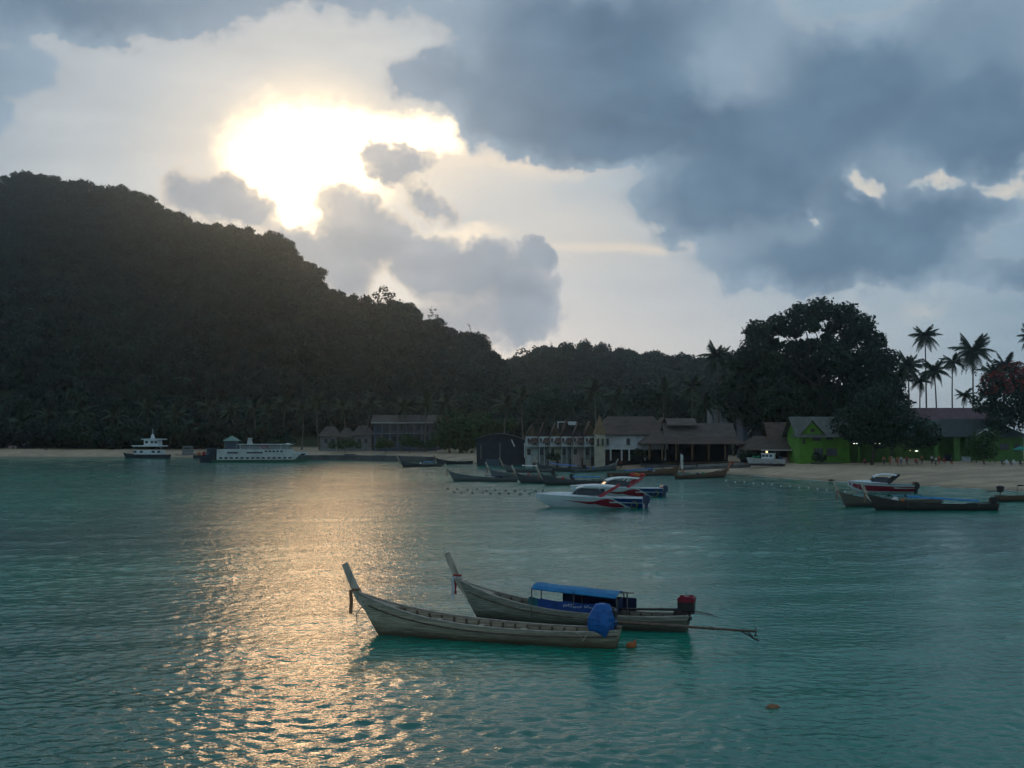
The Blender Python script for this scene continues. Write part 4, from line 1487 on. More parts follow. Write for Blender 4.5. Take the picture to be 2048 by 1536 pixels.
class House:
    """front faces the sea (-y); x along the front, origin at the middle of the front foot"""

    def __init__(s, name, label, cat, px0, px1, Y, zbase=None, group=None):
        s.Y = Y
        s.w = (px1 - px0) / FPX * Y
        s.x = ((px0 + px1) / 2 - 1024) / FPX * Y
        s.z = land_z(s.x, Y) if zbase is None else zbase
        s.o = thing(name, label, cat, (s.x, Y, s.z), 0, group)

    def zz(s, py, dy=0.0):
        return at(1024, py, s.Y + dy).z - s.z

    def xx(s, px, dy=0.0):
        return (px - 1024) / FPX * (s.Y + dy) - s.x

    def box(s, nm, m, x0, x1, z0, z1, y0, y1, parent=None):
        return MB().box(((x0 + x1) / 2, (y0 + y1) / 2, (z0 + z1) / 2), (x1 - x0, y1 - y0, z1 - z0)).build(nm, m, parent or s.o)

    def window(s, px, py, wpx, hpx, frame=FRAME, pane=PANE, y=0.0, sill=True):
        k = s.Y / FPX
        x, z, w, h = s.xx(px), s.zz(py), wpx * k, hpx * k
        f = MB()
        for a, b, c, d in ((-w / 2, w / 2, -h / 2, -h / 2 + .09), (-w / 2, w / 2, h / 2 - .09, h / 2), (-w / 2, -w / 2 + .09, -h / 2 + .09, h / 2 - .09), (w / 2 - .09, w / 2, -h / 2 + .09, h / 2 - .09)):
            f.box(((a + b) / 2, 0, (c + d) / 2), (b - a, .12, d - c))
        f.box((0, 0, 0), (.05, .06, h - .18))
        fo = f.build('window', frame, s.o, False, (x, y - .05, z))
        MB().box((0, .045, 0), (w - .12, .03, h - .12)).build('pane', pane, fo)
        if sill:
            MB().box((0, -.06, -h / 2 - .04), (w + .2, .22, .07)).build('sill', frame, fo)

    def gable_x(s, nm, m, x0, x1, y0, y1, ze, zr, over=.5, th=.16, parent=None):
        """ridge parallel to the front"""
        ym = (y0 + y1) / 2
        k = (zr - ze) / (ym - y0)
        mb = MB()
        for sg, ya in ((-1, y0), (1, y1)):
            e = (ya + sg * over, ze - over * k)
            mb.prism([(e[0], e[1]), (ym, zr), (ym, zr + th), (e[0], e[1] + th)], x0 - over, x1 + over, 'x')
        return mb.build(nm, m, parent or s.o)

    def gable_y(s, nm, m, x0, x1, y0, y1, ze, zr, over=.4, th=.16, parent=None):
        """gable end towards the sea"""
        xm = (x0 + x1) / 2
        k = (zr - ze) / (xm - x0)
        mb = MB()
        for sg, xa in ((-1, x0), (1, x1)):
            e = (xa + sg * over, ze - over * k)
            mb.prism([(e[0], e[1]), (xm, zr), (xm, zr + th), (e[0], e[1] + th)], y0 - over, y1 + over, 'y')
        return mb.build(nm, m, parent or s.o)

    def gable_wall(s, nm, m, x0, x1, z0, ze, zr, y0, y1):
        xm = (x0 + x1) / 2
        return MB().prism([(x0, z0), (x1, z0), (x1, ze), (xm, zr - .05), (x0, ze)], y0, y1, 'y').build(nm, m, s.o)

    def hip(s, nm, m, x0, x1, y0, y1, ze, zr, inset, over=.6, parent=None, flare=0.0):
        ym = (y0 + y1) / 2
        a = [(x0 - over, y0 - over, ze), (x1 + over, y0 - over, ze), (x1 + over, y1 + over, ze), (x0 - over, y1 + over, ze)]
        b = [(x0 + inset, ym, zr), (x1 - inset, ym, zr)]
        u = [(p[0], p[1], p[2] - .15) for p in a]
        mb = MB().add(a + b + u, [(0, 1, 5, 4), (1, 2, 5), (2, 3, 4, 5), (3, 0, 4), (6, 7, 1, 0), (7, 8, 2, 1), (8, 9, 3, 2), (9, 6, 0, 3), (9, 8, 7, 6)])
        return mb.build(nm, m, parent or s.o)

    def post(s, nm, m, px, py0, py1, r=.13, y=0.0):
        z0, z1 = s.zz(py1), s.zz(py0)
        return MB().box((s.xx(px), y, (z0 + z1) / 2), (2 * r, 2 * r, z1 - z0)).build(nm, m, s.o)


# -- white gabled shop row, one narrow house after another
SHOPL = ['leftmost narrow white gabled shop house, beside the arched shed', 'second white gabled shop house from the arched shed', 'third white gabled shop house from the arched shed',
         'fourth white gabled shop house from the arched shed, white roof tank above', 'pinkish fronted gabled shop house, fifth in the white row', 'last gabled shop house in the white row, against the cream turret']
edges = [1051, 1077, 1100, 1122, 1145, 1168, 1193]
for i in range(6):
    h = House('shop_house', SHOPL[i], 'house', edges[i], edges[i + 1], 236 - i * 0.9, None, 'narrow white gabled shop houses')
    x0, x1 = -h.w / 2 + .02, h.w / 2 - .02
    zt, zm = h.zz(873), h.zz(892)
    pk = h.zz((850, 845, 848, 842, 847, 844)[i])
    h.box('upper_wall', WALLW if i != 4 else WALLP, x0, x1, zm, zt, 0, 7)
    h.gable_wall('gable', OCHREW if i in (0, 2, 5) else WALLD2, x0 + .05, x1 - .05, zt + .003, zt + .02, pk, .15, 6.9)
    h.box('ground_floor', (WALLW, WALLG, WALLC, WALLG, WALLP, WALLG)[i], x0 + .05, x1 - .05, -.3, zm - .003, .9, 6.9)
    h.window((edges[i] + edges[i + 1]) / 2 - 6, 904, 7, 12, y=.88, sill=False)
    h.gable_y('roof', THATCH if i % 2 else THATCH2, x0, x1, 0, 7, zt + .02, pk + .05, .32)
    for sx in (x0 + .14, x1 - .14, 0.0):
        MB().box((sx, .12, zm / 2 - .1), (.15, .15, zm + .2 - .004)).build('post', WALLW if i % 2 else WALLC, h.o)
    h.box('balcony', WALLW, x0, x1, zm - .12 - .004, zm - .004, -.9, 0)
    h.box('low_front', (WALLW, WALLP, WALLC, WALLW, WALLP, WALLC)[i], x0 + .25, (-.1, .5, -.4, .2, .6, -.2)[i], -.3, (2.6, 1.2, 3.0, 1.0, 2.8, 1.4)[i], .3, .5)
    h.box('door', FRAME, (.2, .7, 0, .5, .75, .1)[i], (.8, 1.2, .7, 1.1, 1.25, .8)[i], -.2, 2.0, .75, .85)
    c = (edges[i] + edges[i + 1]) / 2
    h.window(c + 5, 885, 7, 9)
    h.window(c - 7, 881, 4, 9)
    # sloping hood over the window
    MB().add([(x1 - .25, -.02, zt - .3), (x1 + .1, -1.3, zt - 1.35), (x0 + .7, -1.3, zt - 1.35), (x0 + 1.3, -.02, zt - .3),
              (x1 - .25, -.02, zt - .82), (x1 - .25, -1.0, zt - 1.47), (x0 + 1.0, -1.0, zt - 1.47), (x0 + 1.0, -.02, zt - .82)],
             [(0, 1, 2, 3), (4, 5, 6, 7), (0, 1, 5, 4), (1, 2, 6, 5), (2, 3, 7, 6)]).build('window_hood', THATCH, h.o)
    for k in range(5):
        MB().box((x0 + .35 + k * (h.w - .7) / 4, -.84, zm + .42), (.07, .07, .8)).build('baluster', TRIM, h.o)
    MB().box((0, -.84, zm + .85), (h.w - .3, .09, .08)).build('handrail', TRIM, h.o)
h = House('roof_tank', 'white tank and frame standing on the shop row roofs', 'water tank', 1114, 1154, 243)
h.box('tank', TRIM, h.xx(1134), h.xx(1153), h.zz(850), h.zz(843), 0, 2)
h.box('frame', TRIM, h.xx(1115), h.xx(1134) - .003, h.zz(845), h.zz(843), .4, .8)
h.post('leg', TRIM, 1116, 845.2, 862, .12, .6)
h.post('leg', STEEL, 1136, 850.2, 866, .1, .6)
h.post('leg', STEEL, 1150, 850.2, 866, .1, .6)

# -- large white house with the turret
h = House('white_house', 'large white two storey house with a broad brown roof and open ground floor', 'house', 1196, 1336, 226)
zt, zm = h.zz(869), h.zz(897)
h.box('upper_wall', WALLW, -h.w / 2, h.w / 2, zm, zt, 0, 11)
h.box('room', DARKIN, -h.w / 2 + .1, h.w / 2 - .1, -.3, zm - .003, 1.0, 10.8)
h.hip('roof', THATCH, -h.w / 2, h.w / 2, 0, 11, zt, h.zz(833, 5.5), 2.4, .8)
for px in (1199, 1221, 1243, 1258, 1290, 1330):
    h.post('post', TRIM, px, 897.4, 921, .16, .15)
for px, w_ in ((1215, 5), (1256, 7), (1300, 6)):
    h.window(px, 883, w_, 12)
h.box('string_course', TRIM, -h.w / 2 - .05, h.w / 2 + .05, zm - .2, zm - .004, -.12, .02)
h = House('gable_turret', 'slim cream turret with a steep pointed gable on the white house corner', 'turret', 1190, 1210, 222)
h.box('wall', WALLC, -h.w / 2, h.w / 2, -.3, h.zz(868), 0, 2.4)
MB().add([(-1.25, -.2, h.zz(868)), (1.25, -.2, h.zz(868)), (1.25, 2.6, h.zz(868)), (-1.25, 2.6, h.zz(868)), (0, 1.2, h.zz(829, 1.2))], [(0, 1, 4), (1, 2, 4), (2, 3, 4), (3, 0, 4), (3, 2, 1, 0)]).build(
    'pointed_roof', mat('ochre shingle', (0.24, 0.16, 0.08), .9, (0.16, 0.11, 0.06), 2), h.o)
h.window(1196, 884, 4, 13)
h.window(1205, 884, 4, 13)

# -- stepped brown pavilions
h = House('beach_pavilion', 'long open beach pavilion with stepped brown shingle roofs', 'pavilion', 1292, 1486, 216)
ze = h.zz(887)
h.hip('lower_roof', THATCH, -h.w / 2, h.w / 2, 0, 13, ze, h.zz(862, 6.5), 3.0, .6)
up = h.gable_x('upper_roof', THATCH2, h.xx(1338), h.xx(1474), 3.0, 10.5, h.zz(876, 3.5), h.zz(848, 6.5), .5)
h.gable_x('crest_roof', THATCH2, h.xx(1344), h.xx(1398), 4.6, 9.4, h.zz(850, 5), h.zz(838, 7), .35)
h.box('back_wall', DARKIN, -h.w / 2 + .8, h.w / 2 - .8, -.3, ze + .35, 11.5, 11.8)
h.box('floor_slab', CONC, -h.w / 2, h.w / 2, -.5, .12, -.2, 12)
for px in (1298, 1324, 1352, 1384, 1417, 1450, 1480):
    h.post('post', TIMBER, px, 887, 920, .14, .25)
for px in (1310, 1340, 1368, 1400, 1433, 1466):
    h.post('post', TIMBER, px, 884, 917, .12, 8.0)
for px in (1340, 1376, 1408, 1440):
    MB().box((h.xx(px), 3.0, .55), (1.5, .9, .08)).box((h.xx(px), 3.0, .3), (.15, .15, .5)).build('table', TIMBER, h.o)
h = House('steep_thatch_roof_house', 'dark house with a steep dark gable wedged between the white house and the pavilion', 'house', 1312, 1344, 232)
h.box('wall', WALLD, -h.w / 2, h.w / 2, -.3, h.zz(866), 0, 6)
h.gable_y('roof', THATCH, -h.w / 2, h.w / 2, 0, 6, h.zz(866), h.zz(836, 1), .5)

# -- brown sloping roofs left of the green house
h = House('brown_roof_cafe', 'low beach cafe under broad brown roofs left of the green house', 'cafe', 1494, 1602, 211)
h.hip('roof', THATCH, -h.w / 2, h.w / 2, 0, 11, h.zz(899), h.zz(872, 5.5), 2.5, .5)
h.gable_x('upper_roof', THATCH, h.xx(1548), h.xx(1604), 4, 10, h.zz(878, 4), h.zz(846, 7), .4)
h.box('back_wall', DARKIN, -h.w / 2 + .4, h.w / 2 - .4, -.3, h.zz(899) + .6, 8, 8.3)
h.box('fascia', TRIM, h.xx(1520), h.xx(1600), h.zz(901), h.zz(899.4), -.62, -.53)
for px in (1498, 1524, 1550, 1576, 1600):
    h.post('post', TIMBER, px, 899, 922, .12, .2)
MB().ball((h.xx(1535), 1.0, h.zz(904)), .22, 8, 6).build('warm_lamp', LAMPW, h.o)
h.box('counter', WALLP, h.xx(1566), h.xx(1592), 0, 1.1, 1.4, 2.0)

# -- lime green house
h = House('green_house', 'bright lime green two storey house with a mossy gable roof', 'house', 1598, 1792, 205)
x0, x1 = -h.w / 2, h.xx(1698)
zt = h.zz(868)
h.box('wall', LIME, x0, x1, -.4, zt, 0, 9)
h.gable_x('roof', TILEG, x0, x1, 0, 9, zt - .05, h.zz(835, 4.5), .9)
for sx in (x0 + .003, x1 - .203):
    MB().prism([(0, zt), (9, zt), (4.5, h.zz(836.5, 4.5))], sx, sx + .2, 'x').build('gable_wall', LIME, h.o)
h.box('veranda_wall', LIMED, x1, h.w / 2, -.4, h.zz(884), 3.5, 9)
h.box('veranda_roof', TILEG, x1, h.w / 2, h.zz(884), h.zz(882), -.5, 9)
for px, py, w_, hh in ((1632, 874, 15, 14), (1658, 873, 13, 11), (1636, 904, 18, 15), (1662, 904, 21, 15), (1692, 872, 12, 12)):
    h.window(px, py, w_, hh, pane=PANE)
h.window(1607, 883, 5, 8)
h.box('balcony_slab', LIME, h.xx(1644), h.xx(1668), h.zz(887.5), h.zz(885.5), -.9, -.003)
gx0, gx1 = h.xx(1599), h.xx(1648)
MB().prism([(gx0, zt - .2), (gx1, zt - .2), ((gx0 + gx1) / 2, h.zz(843) - .1)], -.12, 4.4, 'y').build('front_gable', LIME, h.o)
h.gable_y('front_gable_roof', TILEG, gx0, gx1, -.1, 4.4, zt - .1, h.zz(842), .45)
h.window(1624, 861, 8, 7, y=-.12, sill=False)
for px in (1688, 1716, 1745, 1770, 1790):
    h.post('post', LIME if px < 1730 else LIMED, px, 882.6, 924, .13, -.2)
for px in (1708, 1752):
    MB().box((h.xx(px), -.35, h.zz(887)), (1.35, .09, .09)).build('fluorescent_tube', LAMP, h.o)
h.box('step', CONC, h.xx(1620), h.xx(1680), -.4, .15, -1.2, -.004)

# -- right hand group
h = House('long_roof_building', 'long low building with a purple brown tile roof behind the palms', 'building', 1786, 1996, 246)
h.box('wall', WALLG, -h.w / 2, h.w / 2, -.3, h.zz(842), 0, 8)
h.gable_x('roof', TILEP, -h.w / 2, h.w / 2, 0, 8, h.zz(840), h.zz(817, 4), .6)
for px in (1800, 1830, 1860, 1890, 1920, 1950, 1980):
    h.window(px, 856, 10, 14)
h = House('teal_roof_shed', 'shed with a teal sheet roof left of the hip roofed building', 'shed', 1808, 1896, 228)
h.box('wall', LIMED, -h.w / 2, h.w / 2, -.3, h.zz(868), 1.5, 7)
h.gable_x('roof', TILEC, -h.w / 2, h.w / 2, 0, 8, h.zz(868), h.zz(842, 4), .5)
MB().ball((h.xx(1831), -.2, h.zz(902)), (.35, .1, .08), 8, 5).build('lamp', LAMP, h.o)
MB().ball((h.xx(1818), -.2, h.zz(901)), .07, 6, 5).build('lamp', LAMPW, h.o)
h = House('hip_roof_hall', 'dark green hip roofed beach hall with stout green pillars', 'building', 1852, 2052, 212)
h.hip('roof', TILEV, -h.w / 2, h.w / 2, 0, 11, h.zz(873), h.zz(838, 5.5), 5.2, .7)
h.box('back_wall', LIMED, -h.w / 2 + .5, h.w / 2 - .4, -.3, h.zz(872), 5, 5.3)
h.box('side_wall', LIMED, h.xx(1990), h.w / 2 - .4, -.3, h.zz(873.5), .6, 4.9)
h.window(2010, 893, 18, 12, y=.6)
h.window(2036, 895, 12, 14, y=.6)
for px, r_ in ((1873, .33), (1912, .62), (1990, .3)):
    h.post('pillar', LIMED, px, 873, 926, r_, .5)
h.box('front_panel', mat('pale blue grey board', (0.34, 0.38, 0.38), .8), h.xx(1920), h.xx(1938), -.3, h.zz(913), -.35, -.2)
h.box('low_wall', LIMED, h.xx(1956), h.xx(2052), -.3, h.zz(918), -1.2, -1.0)
h.box('dark_counter', WALLD, h.xx(1896), h.xx(1910), 0, 1.3, 1.5, 2.2)
h = House('kiosk', 'small green kiosk roof with white bargeboards in front of the hall', 'kiosk', 1948, 1992, 203)
zk, zp = h.zz(873), h.zz(859)
for sg in (-1, 1):
    MB().prism([(sg * h.w / 2, zk), (0, zp), (0, zp + .12), (sg * h.w / 2, zk + .12)], -.2, 2.6, 'y').build('roof', TILEV, h.o)
    MB().bar((sg * h.w / 2, -.25, zk + .08), (0, -.25, zp + .1), .06, .16).build('bargeboard', TRIM, h.o)
    MB().box((sg * h.w * .42, .1, zk / 2 - .1), (.16, .16, zk + .2)).build('post', LIMED, h.o)
    MB().box((sg * h.w * .42, 2.3, zk / 2 - .1), (.16, .16, zk + .2)).build('post', LIMED, h.o)
MB().bar((.1, -.33, zp + .12), (.22, -.33, zk + .05), .2, .08, up=(0, 1, 0)).build('finial_board', TRIM, h.o)

# -- hillside houses
h = House('hill_house', 'small white house with balconies up on the slope among the trees', 'house', 1424, 1458, 276, at(1440, 828, 276).z - .5)
h.box('wall', WALLG, -h.w / 2, h.w / 2, -4, h.zz(800), .8, 7)
h.box('upper_front', WALLW, h.xx(1427), h.xx(1438), h.zz(803), h.zz(796), .4, .8 - .003)
h.box('balcony_wall', WALLW, h.xx(1429), h.xx(1442), h.zz(822), h.zz(819.5), -.4, .2)
h.box('balcony_wall', WALLW, h.xx(1446), h.xx(1456), h.zz(822), h.zz(819.5), -.4, .2)
h.hip('roof', TIN, -h.w / 2, h.w / 2, .8, 7, h.zz(800), h.zz(790, 3), 1.5, .5)
h.window(1434, 811, 9, 10, y=.8)
h.window(1450, 812, 6, 9, y=.8)
h = House('stair_house', 'blue grey house with a pale outside stair behind the brown roofs', 'house', 1486, 1546, 238)
h.box('wall', WALLB, -h.w / 2, h.w / 2, -.3, h.zz(832), 0, 7)
h.gable_x('roof', TIN, -h.w / 2, h.w / 2, 0, 7, h.zz(832), h.zz(822, 3.5), .4)
MB().bar((h.xx(1494), -.4, h.zz(868)), (h.xx(1510), -.4, h.zz(850)), .5, .14).build('stair', TRIM, h.o)
MB().bar((h.xx(1508), -.5, h.zz(864)), (h.xx(1530), -.5, h.zz(852)), .4, .12).build('stair', WALLG, h.o)
for px in (1522, 1536):
    h.window(px, 842, 8, 10)

# -- arched shed, hotel, bungalows, far huts
h = House('arched_shed', 'dark boat shed with a low arched roof left of the white shop row', 'shed', 954, 1050, 246)
n = 12
rows = []
for i in range(n + 1):
    t = i / n
    z = h.zz(884) + (h.zz(867) - h.zz(884)) * math.sin(math.pi * (0.10 + .86 * t)) ** .8
    rows.append((-h.w / 2 - .3 + (h.w + .6) * t, z))
h_poly = rows + [(q[0], q[1] - .14) for q in rows[::-1]]
MB().prism(h_poly, -.4, 9, 'y').build('roof', TIN, h.o)
MB().prism([(-h.w / 2, -.3)] + [(q[0] * .985, q[1] - .15) for q in rows] + [(h.w / 2, -.3)], .4, 8.8, 'y').build('wall', WALLD, h.o)
h.post('post', TRIM, 1049, 886, 916, .12, -.1)
h.post('post', WALLG, 962, 890, 918, .1, -.1)
h.post('post', WALLG, 1000, 886, 916, .1, -.1)
MB().bar((h.xx(1023), -.3, h.zz(879)), (h.xx(1029), -.3, h.zz(893)), .3, .1, up=(0, 1, 0)).build('leaning_board', TRIM, h.o)
MB().box((h.xx(985), .3, 1.3), (3.2, .1, 2.6)).build('door', WALLB, h.o)
h = House('long_hotel', 'long two storey hotel with a pale eave line behind the quay', 'hotel', 746, 890, 322)
h.box('wall', WALLB, -h.w / 2, h.w / 2, -.3, h.zz(846), 1.5, 9)
h.gable_x('roof', THATCH2, -h.w / 2, h.w / 2, 0, 9, h.zz(845), h.zz(831, 4.5), .6)
h.box('eave_board', TRIM, -h.w / 2 - .5, h.w / 2 * .8, h.zz(846.5), h.zz(845.2), -.75, -.62)
h.box('balcony', WALLG, -h.w / 2, h.w / 2, h.zz(868), h.zz(866), 0, 1.5 - .003)
for k in range(9):
    px = 756 + k * 16
    h.window(px, 856, 8, 9, y=1.5)
    h.window(px, 878, 8, 10, y=1.5)
    MB().box((h.xx(px + 8), .15, h.zz(878)), (.22, .22, h.zz(846) - .05)).build('post', WALLG, h.o) if False else h.post('post', WALLG, px + 8, 847, 896, .11, .15)
for i, (a, b, pk, ev) in enumerate([(640, 676, 853, 872), (678, 706, 856, 874), (706, 744, 851, 870)]):
    h = House('bungalow', ['thatched bungalow left of three in the grove beside the hotel', 'smallest thatched bungalow, middle of three beside the hotel', 'thatched bungalow right of three, touching the hotel'][i], 'bungalow', a, b, 326, None, 'thatched bungalows in the grove')
    h.box('wall', WALLG, -h.w / 2, h.w / 2, -.3, h.zz(ev) + .3, .4, 5)
    h.hip('roof', THATCH2, -h.w / 2, h.w / 2, 0, 5.4, h.zz(ev), h.zz(pk, 2.7), 1.4, .6)
    h.window((a + b) / 2 - 6, 882, 6, 8, y=.4)
    h.window((a + b) / 2 + 7, 882, 6, 8, y=.4)
    for px in (a + 1, b - 1):
        h.post('post', TIMBER, px, ev, 896, .1, -.2)
h = House('beach_hut', 'hut with a white balcony rail at the far left beach', 'hut', 38, 62, 341)
h.box('wall', WALLB, -h.w / 2, h.w / 2, -.3, h.zz(884), 0, 4)
h.gable_x('roof', THATCH, -h.w / 2, h.w / 2, 0, 4, h.zz(884), h.zz(877, 2), .4)
h.box('balcony_rail', TRIM, h.xx(42), h.xx(59), h.zz(889.5), h.zz(888), -.6, -.5)
for px in (42.5, 58.5):
    h.post('post', TRIM, px, 884, 889.4, .12, -.55)
h = House('pink_hut', 'tiny pinkish hut beside the hut with the white rail', 'hut', 18, 34, 340)
h.box('wall', WALLP, -h.w / 2, h.w / 2, -.3, h.zz(890), 0, 3)
h.gable_x('roof', THATCH, -h.w / 2, h.w / 2, 0, 3, h.zz(890), h.zz(885, 1.5), .35)
h.window(28, 896, 4, 5, sill=False)
h = House('grove_house', 'dim grey house in the grove behind the left beach', 'house', 130, 220, 346)
h.box('wall', WALLB, -h.w / 2, h.w / 2, -.3, h.zz(888), 0, 5)
h.gable_x('roof', TIN, -h.w / 2, h.w / 2, 0, 5, h.zz(888), h.zz(878, 2.5), .5)
for px in (145, 165, 185, 205):
    h.window(px, 895, 6, 7, sill=False)
h = House('green_pavilion', 'small pavilion with a pale green pyramid roof behind the ferry', 'pavilion', 449, 474, 306, 1.2)
zr = h.zz(882)
MB().add([(-h.w / 2 - .4, -.4, zr), (h.w / 2 + .4, -.4, zr), (h.w / 2 + .4, h.w, zr), (-h.w / 2 - .4, h.w, zr), (0, h.w / 2, h.zz(871, h.w / 2))], [(0, 1, 4), (1, 2, 4), (2, 3, 4), (3, 0, 4), (3, 2, 1, 0)]).build(
    'pyramid_roof', mat('pale green roof', (0.20, 0.33, 0.27), .7), h.o)
h.box('body', WALLB, -h.w / 2 + .2, h.w / 2 - .2, -1.5, zr - .004, .3, h.w - .5)
for sx in (-1, 1):
    MB().box((sx * (h.w / 2 - .1), 0, zr / 2 - .7), (.16, .16, zr + 1.4)).build('post', WALLG, h.o)

# -- quay, low walls, sand details
def wall_run(name, label, pts, h, th, m):
    mb = MB()
    P_ = [Vector(p) for p in pts]
    for a, b in zip(P_[:-1], P_[1:]):
        mb.bar(a, b, th, h)
    o = mb.build(name, m)
    return tag(o, label, 'wall')


qp = [onz(px, py, 0.55) for px, py in ((588, 916.5), (690, 916), (780, 917.5), (862, 920))]
wall_run('quay_wall', 'low dark concrete quay behind the small boats', qp, 1.6, 3.0, CONC)
lw = [ground_at(px, 212.0) + Vector((0, 0, .15)) for px in (1366, 1420, 1486)]
wall_run('terrace_wall', 'pale low wall edging the sand in front of the open pavilion', lw, .7, .3, WALLG)
lw = [ground_at(px, Y_) + Vector((0, 0, .1)) for px, Y_ in ((1296, 211), (1366, 209), (1440, 207), (1500, 205))]
wall_run('kerb_wall', 'dark stone kerb between the sand and the pavilion terrace', lw, .8, .5, CONC)

# banner flag, parasols, chairs
b0 = ground_at(1360, 204)
root = thing('banner_flag', 'tall white vertical banner on a pole at the beach', 'banner', b0)
MB().tube([(0, 0, -.3), (0, 0, 4.2)], .035, 6).build('pole', STEEL, root)
rows = [[(.04 + .5 * u, .03 * math.sin(i * .9 + u * 2), 1.0 + .35 * i) for u in (0, .33, .66, 1)] for i in range(9)]
for u in (2, 3):
    rows[8][u] = (rows[8][u][0], rows[8][u][1], rows[8][u][2] - .12 * (u - 1))
MB().grid(rows).grid([[(x, y + .015, z) for x, y, z in r] for r in rows]).build('banner', TRIM, root)
root = thing('parasol', 'teal parasol at the right edge of the beach', 'parasol', ground_at(2040, 196))
MB().tube([(0, 0, -.2), (0, 0, 3.1)], .03, 6).build('pole', STEEL, root)
rows = [[(r_ * math.cos(k * math.pi / 4), r_ * math.sin(k * math.pi / 4), z) for k in range(8)] for r_, z in ((.03, 3.25), (.8, 2.98), (1.55, 2.62), (1.55, 2.50))]
MB().grid(rows, True).build('canopy', mat('teal parasol cloth', (0.03, 0.26, 0.20), .8), root)


def chair(label, px, Y, m):
    root = thing('beach_chair', label, 'chair', ground_at(px, Y), R(px * 37 % 90 - 45), 'chairs on the sand')
    MB().box((0, 0, .42), (.5, .5, .06)).build('seat', m, root)
    MB().box((0, .25, .75), (.5, .05, .6), M=Matrix.Rotation(R(-12), 3, 'X')).build('backrest', m, root)
    for a in (-.2, .2):
        for b in (-.2, .2):
            MB().box((a, b, .2), (.05, .05, .44)).build('leg', m, root)


PLW = mat('white plastic', (0.6, 0.62, 0.62), .5)
PLD = mat('dark green plastic', (0.03, 0.06, 0.05), .5)
for i, (px, Y, m, lb) in enumerate([(2004, 190, PLD, 'dark chair left end of the row near the right edge'), (2013, 189, PLW, 'white chair left of two near the right edge'), (2021, 190, PLD, 'dark chair between the two white ones near the right edge'),
                                    (2028, 189, PLW, 'white chair right of two near the right edge'), (2040, 188, PLD, 'dark chair under the teal parasol')]):
    chair(lb, px, Y, m)


# -- white boat drawn up on the sand
def dinghy():
    a, b = ground_at(1492, 203), ground_at(1568, 200)
    d = a - b
    L = d.length
    root = thing('white_launch', 'cluttered white launch lying on the sand before the cafe', 'boat', b + Vector((0, 0, .45)), math.atan2(d.y, d.x))
    T = [i / 10 for i in range(11)]

    def P(t, v, sd_):
        bb = 1.05 * (1 - max(0, (t - .4) / .6) ** 2.5) + .02
        return Vector((L * t - .5 * (1 - v) * t, sd_ * bb * (.4 + .6 * v ** .6), -.45 + (1.25 + .3 * t * t) * v))
    mb = MB()
    for sd_ in (-1, 1):
        mb.grid([[P(t, v, sd_) for v in (0, .3, .6, 1)] for t in T])
    mb.grid([[P(t, 0, -1), P(t, 0, 1)] for t in T])
    mb.grid([[P(0, v, -1), P(0, v, 1)] for v in (0, .5, 1)])
    mb.grid([[P(t, 1, -1) - Vector((0, 0, .25)), P(t, 1, 1) - Vector((0, 0, .25))] for t in T])
    mb.build('hull', hull_mat('white launch paint', (0.60, 0.62, 0.61), (0.05, 0.055, 0.06), -.02, .12), root)
    MB().box((L * .42, 0, 1.35), (2.2, 1.5, .9)).build('cabin', WHITE, root)
    MB().box((L * .42, 0, 1.85), (2.6, 1.8, .08)).build('cabin_roof', WHITE, root)
    for x in (-.6, .1, .75):
        for sd_ in (-1, 1):
            MB().box((L * .42 + x, sd_ * .755, 1.42), (.5, .03, .4)).build('window', GLASSD, root)
    for x, z in ((.1, .75), (.8, .85), (.68, .9)):
        MB().ball((L * x, 0, z + .2), .35, 7, 5, .2, random.Random(3)).build('cargo_bundle', NAVY if x < .5 else GREENC, root)
    MB().tube([(L * .15, 0, .6), (L * .15, 0, 2.6)], .03, 5).build('mast', STEEL, root)


dinghy()


# -- ferry, tug and small craft far left
def ship_hull(L, B, zb, zs, zmid, m, root, nm='hull', bowrake=1.6):
    T = [i / 14 for i in range(15)]

    def P(t, v, sd_):
        bb = B / 2 * (1 - max(0, (t - .6) / .4) ** 2.2) * (.85 + .15 * min(1, t / .15))
        zt = zmid + (zs - zmid) * (1 - min(1, t / .3)) ** 2 + (zb - zmid) * max(0, (t - .5) / .5) ** 2
        return Vector((L * t - bowrake * (1 - v) * t ** 4, sd_ * bb * (.75 + .25 * v), -.5 + (zt + .5) * v))
    mb = MB()
    for sd_ in (-1, 1):
        mb.grid([[P(t, v, sd_) for v in (0, .3, .6, 1)] for t in T])
    mb.grid([[P(0, v, -1), P(0, v, 1)] for v in (0, .5, 1)])
    mb.grid([[P(t, 1, -1) - Vector((0, 0, .05)), P(t, 1, 1) - Vector((0, 0, .05))] for t in T])
    return mb.build(nm, m, root)


FERRYW = mat('weathered ferry white', (0.56, 0.59, 0.55), .5, (0.40, 0.43, 0.40), .5, detail=6)


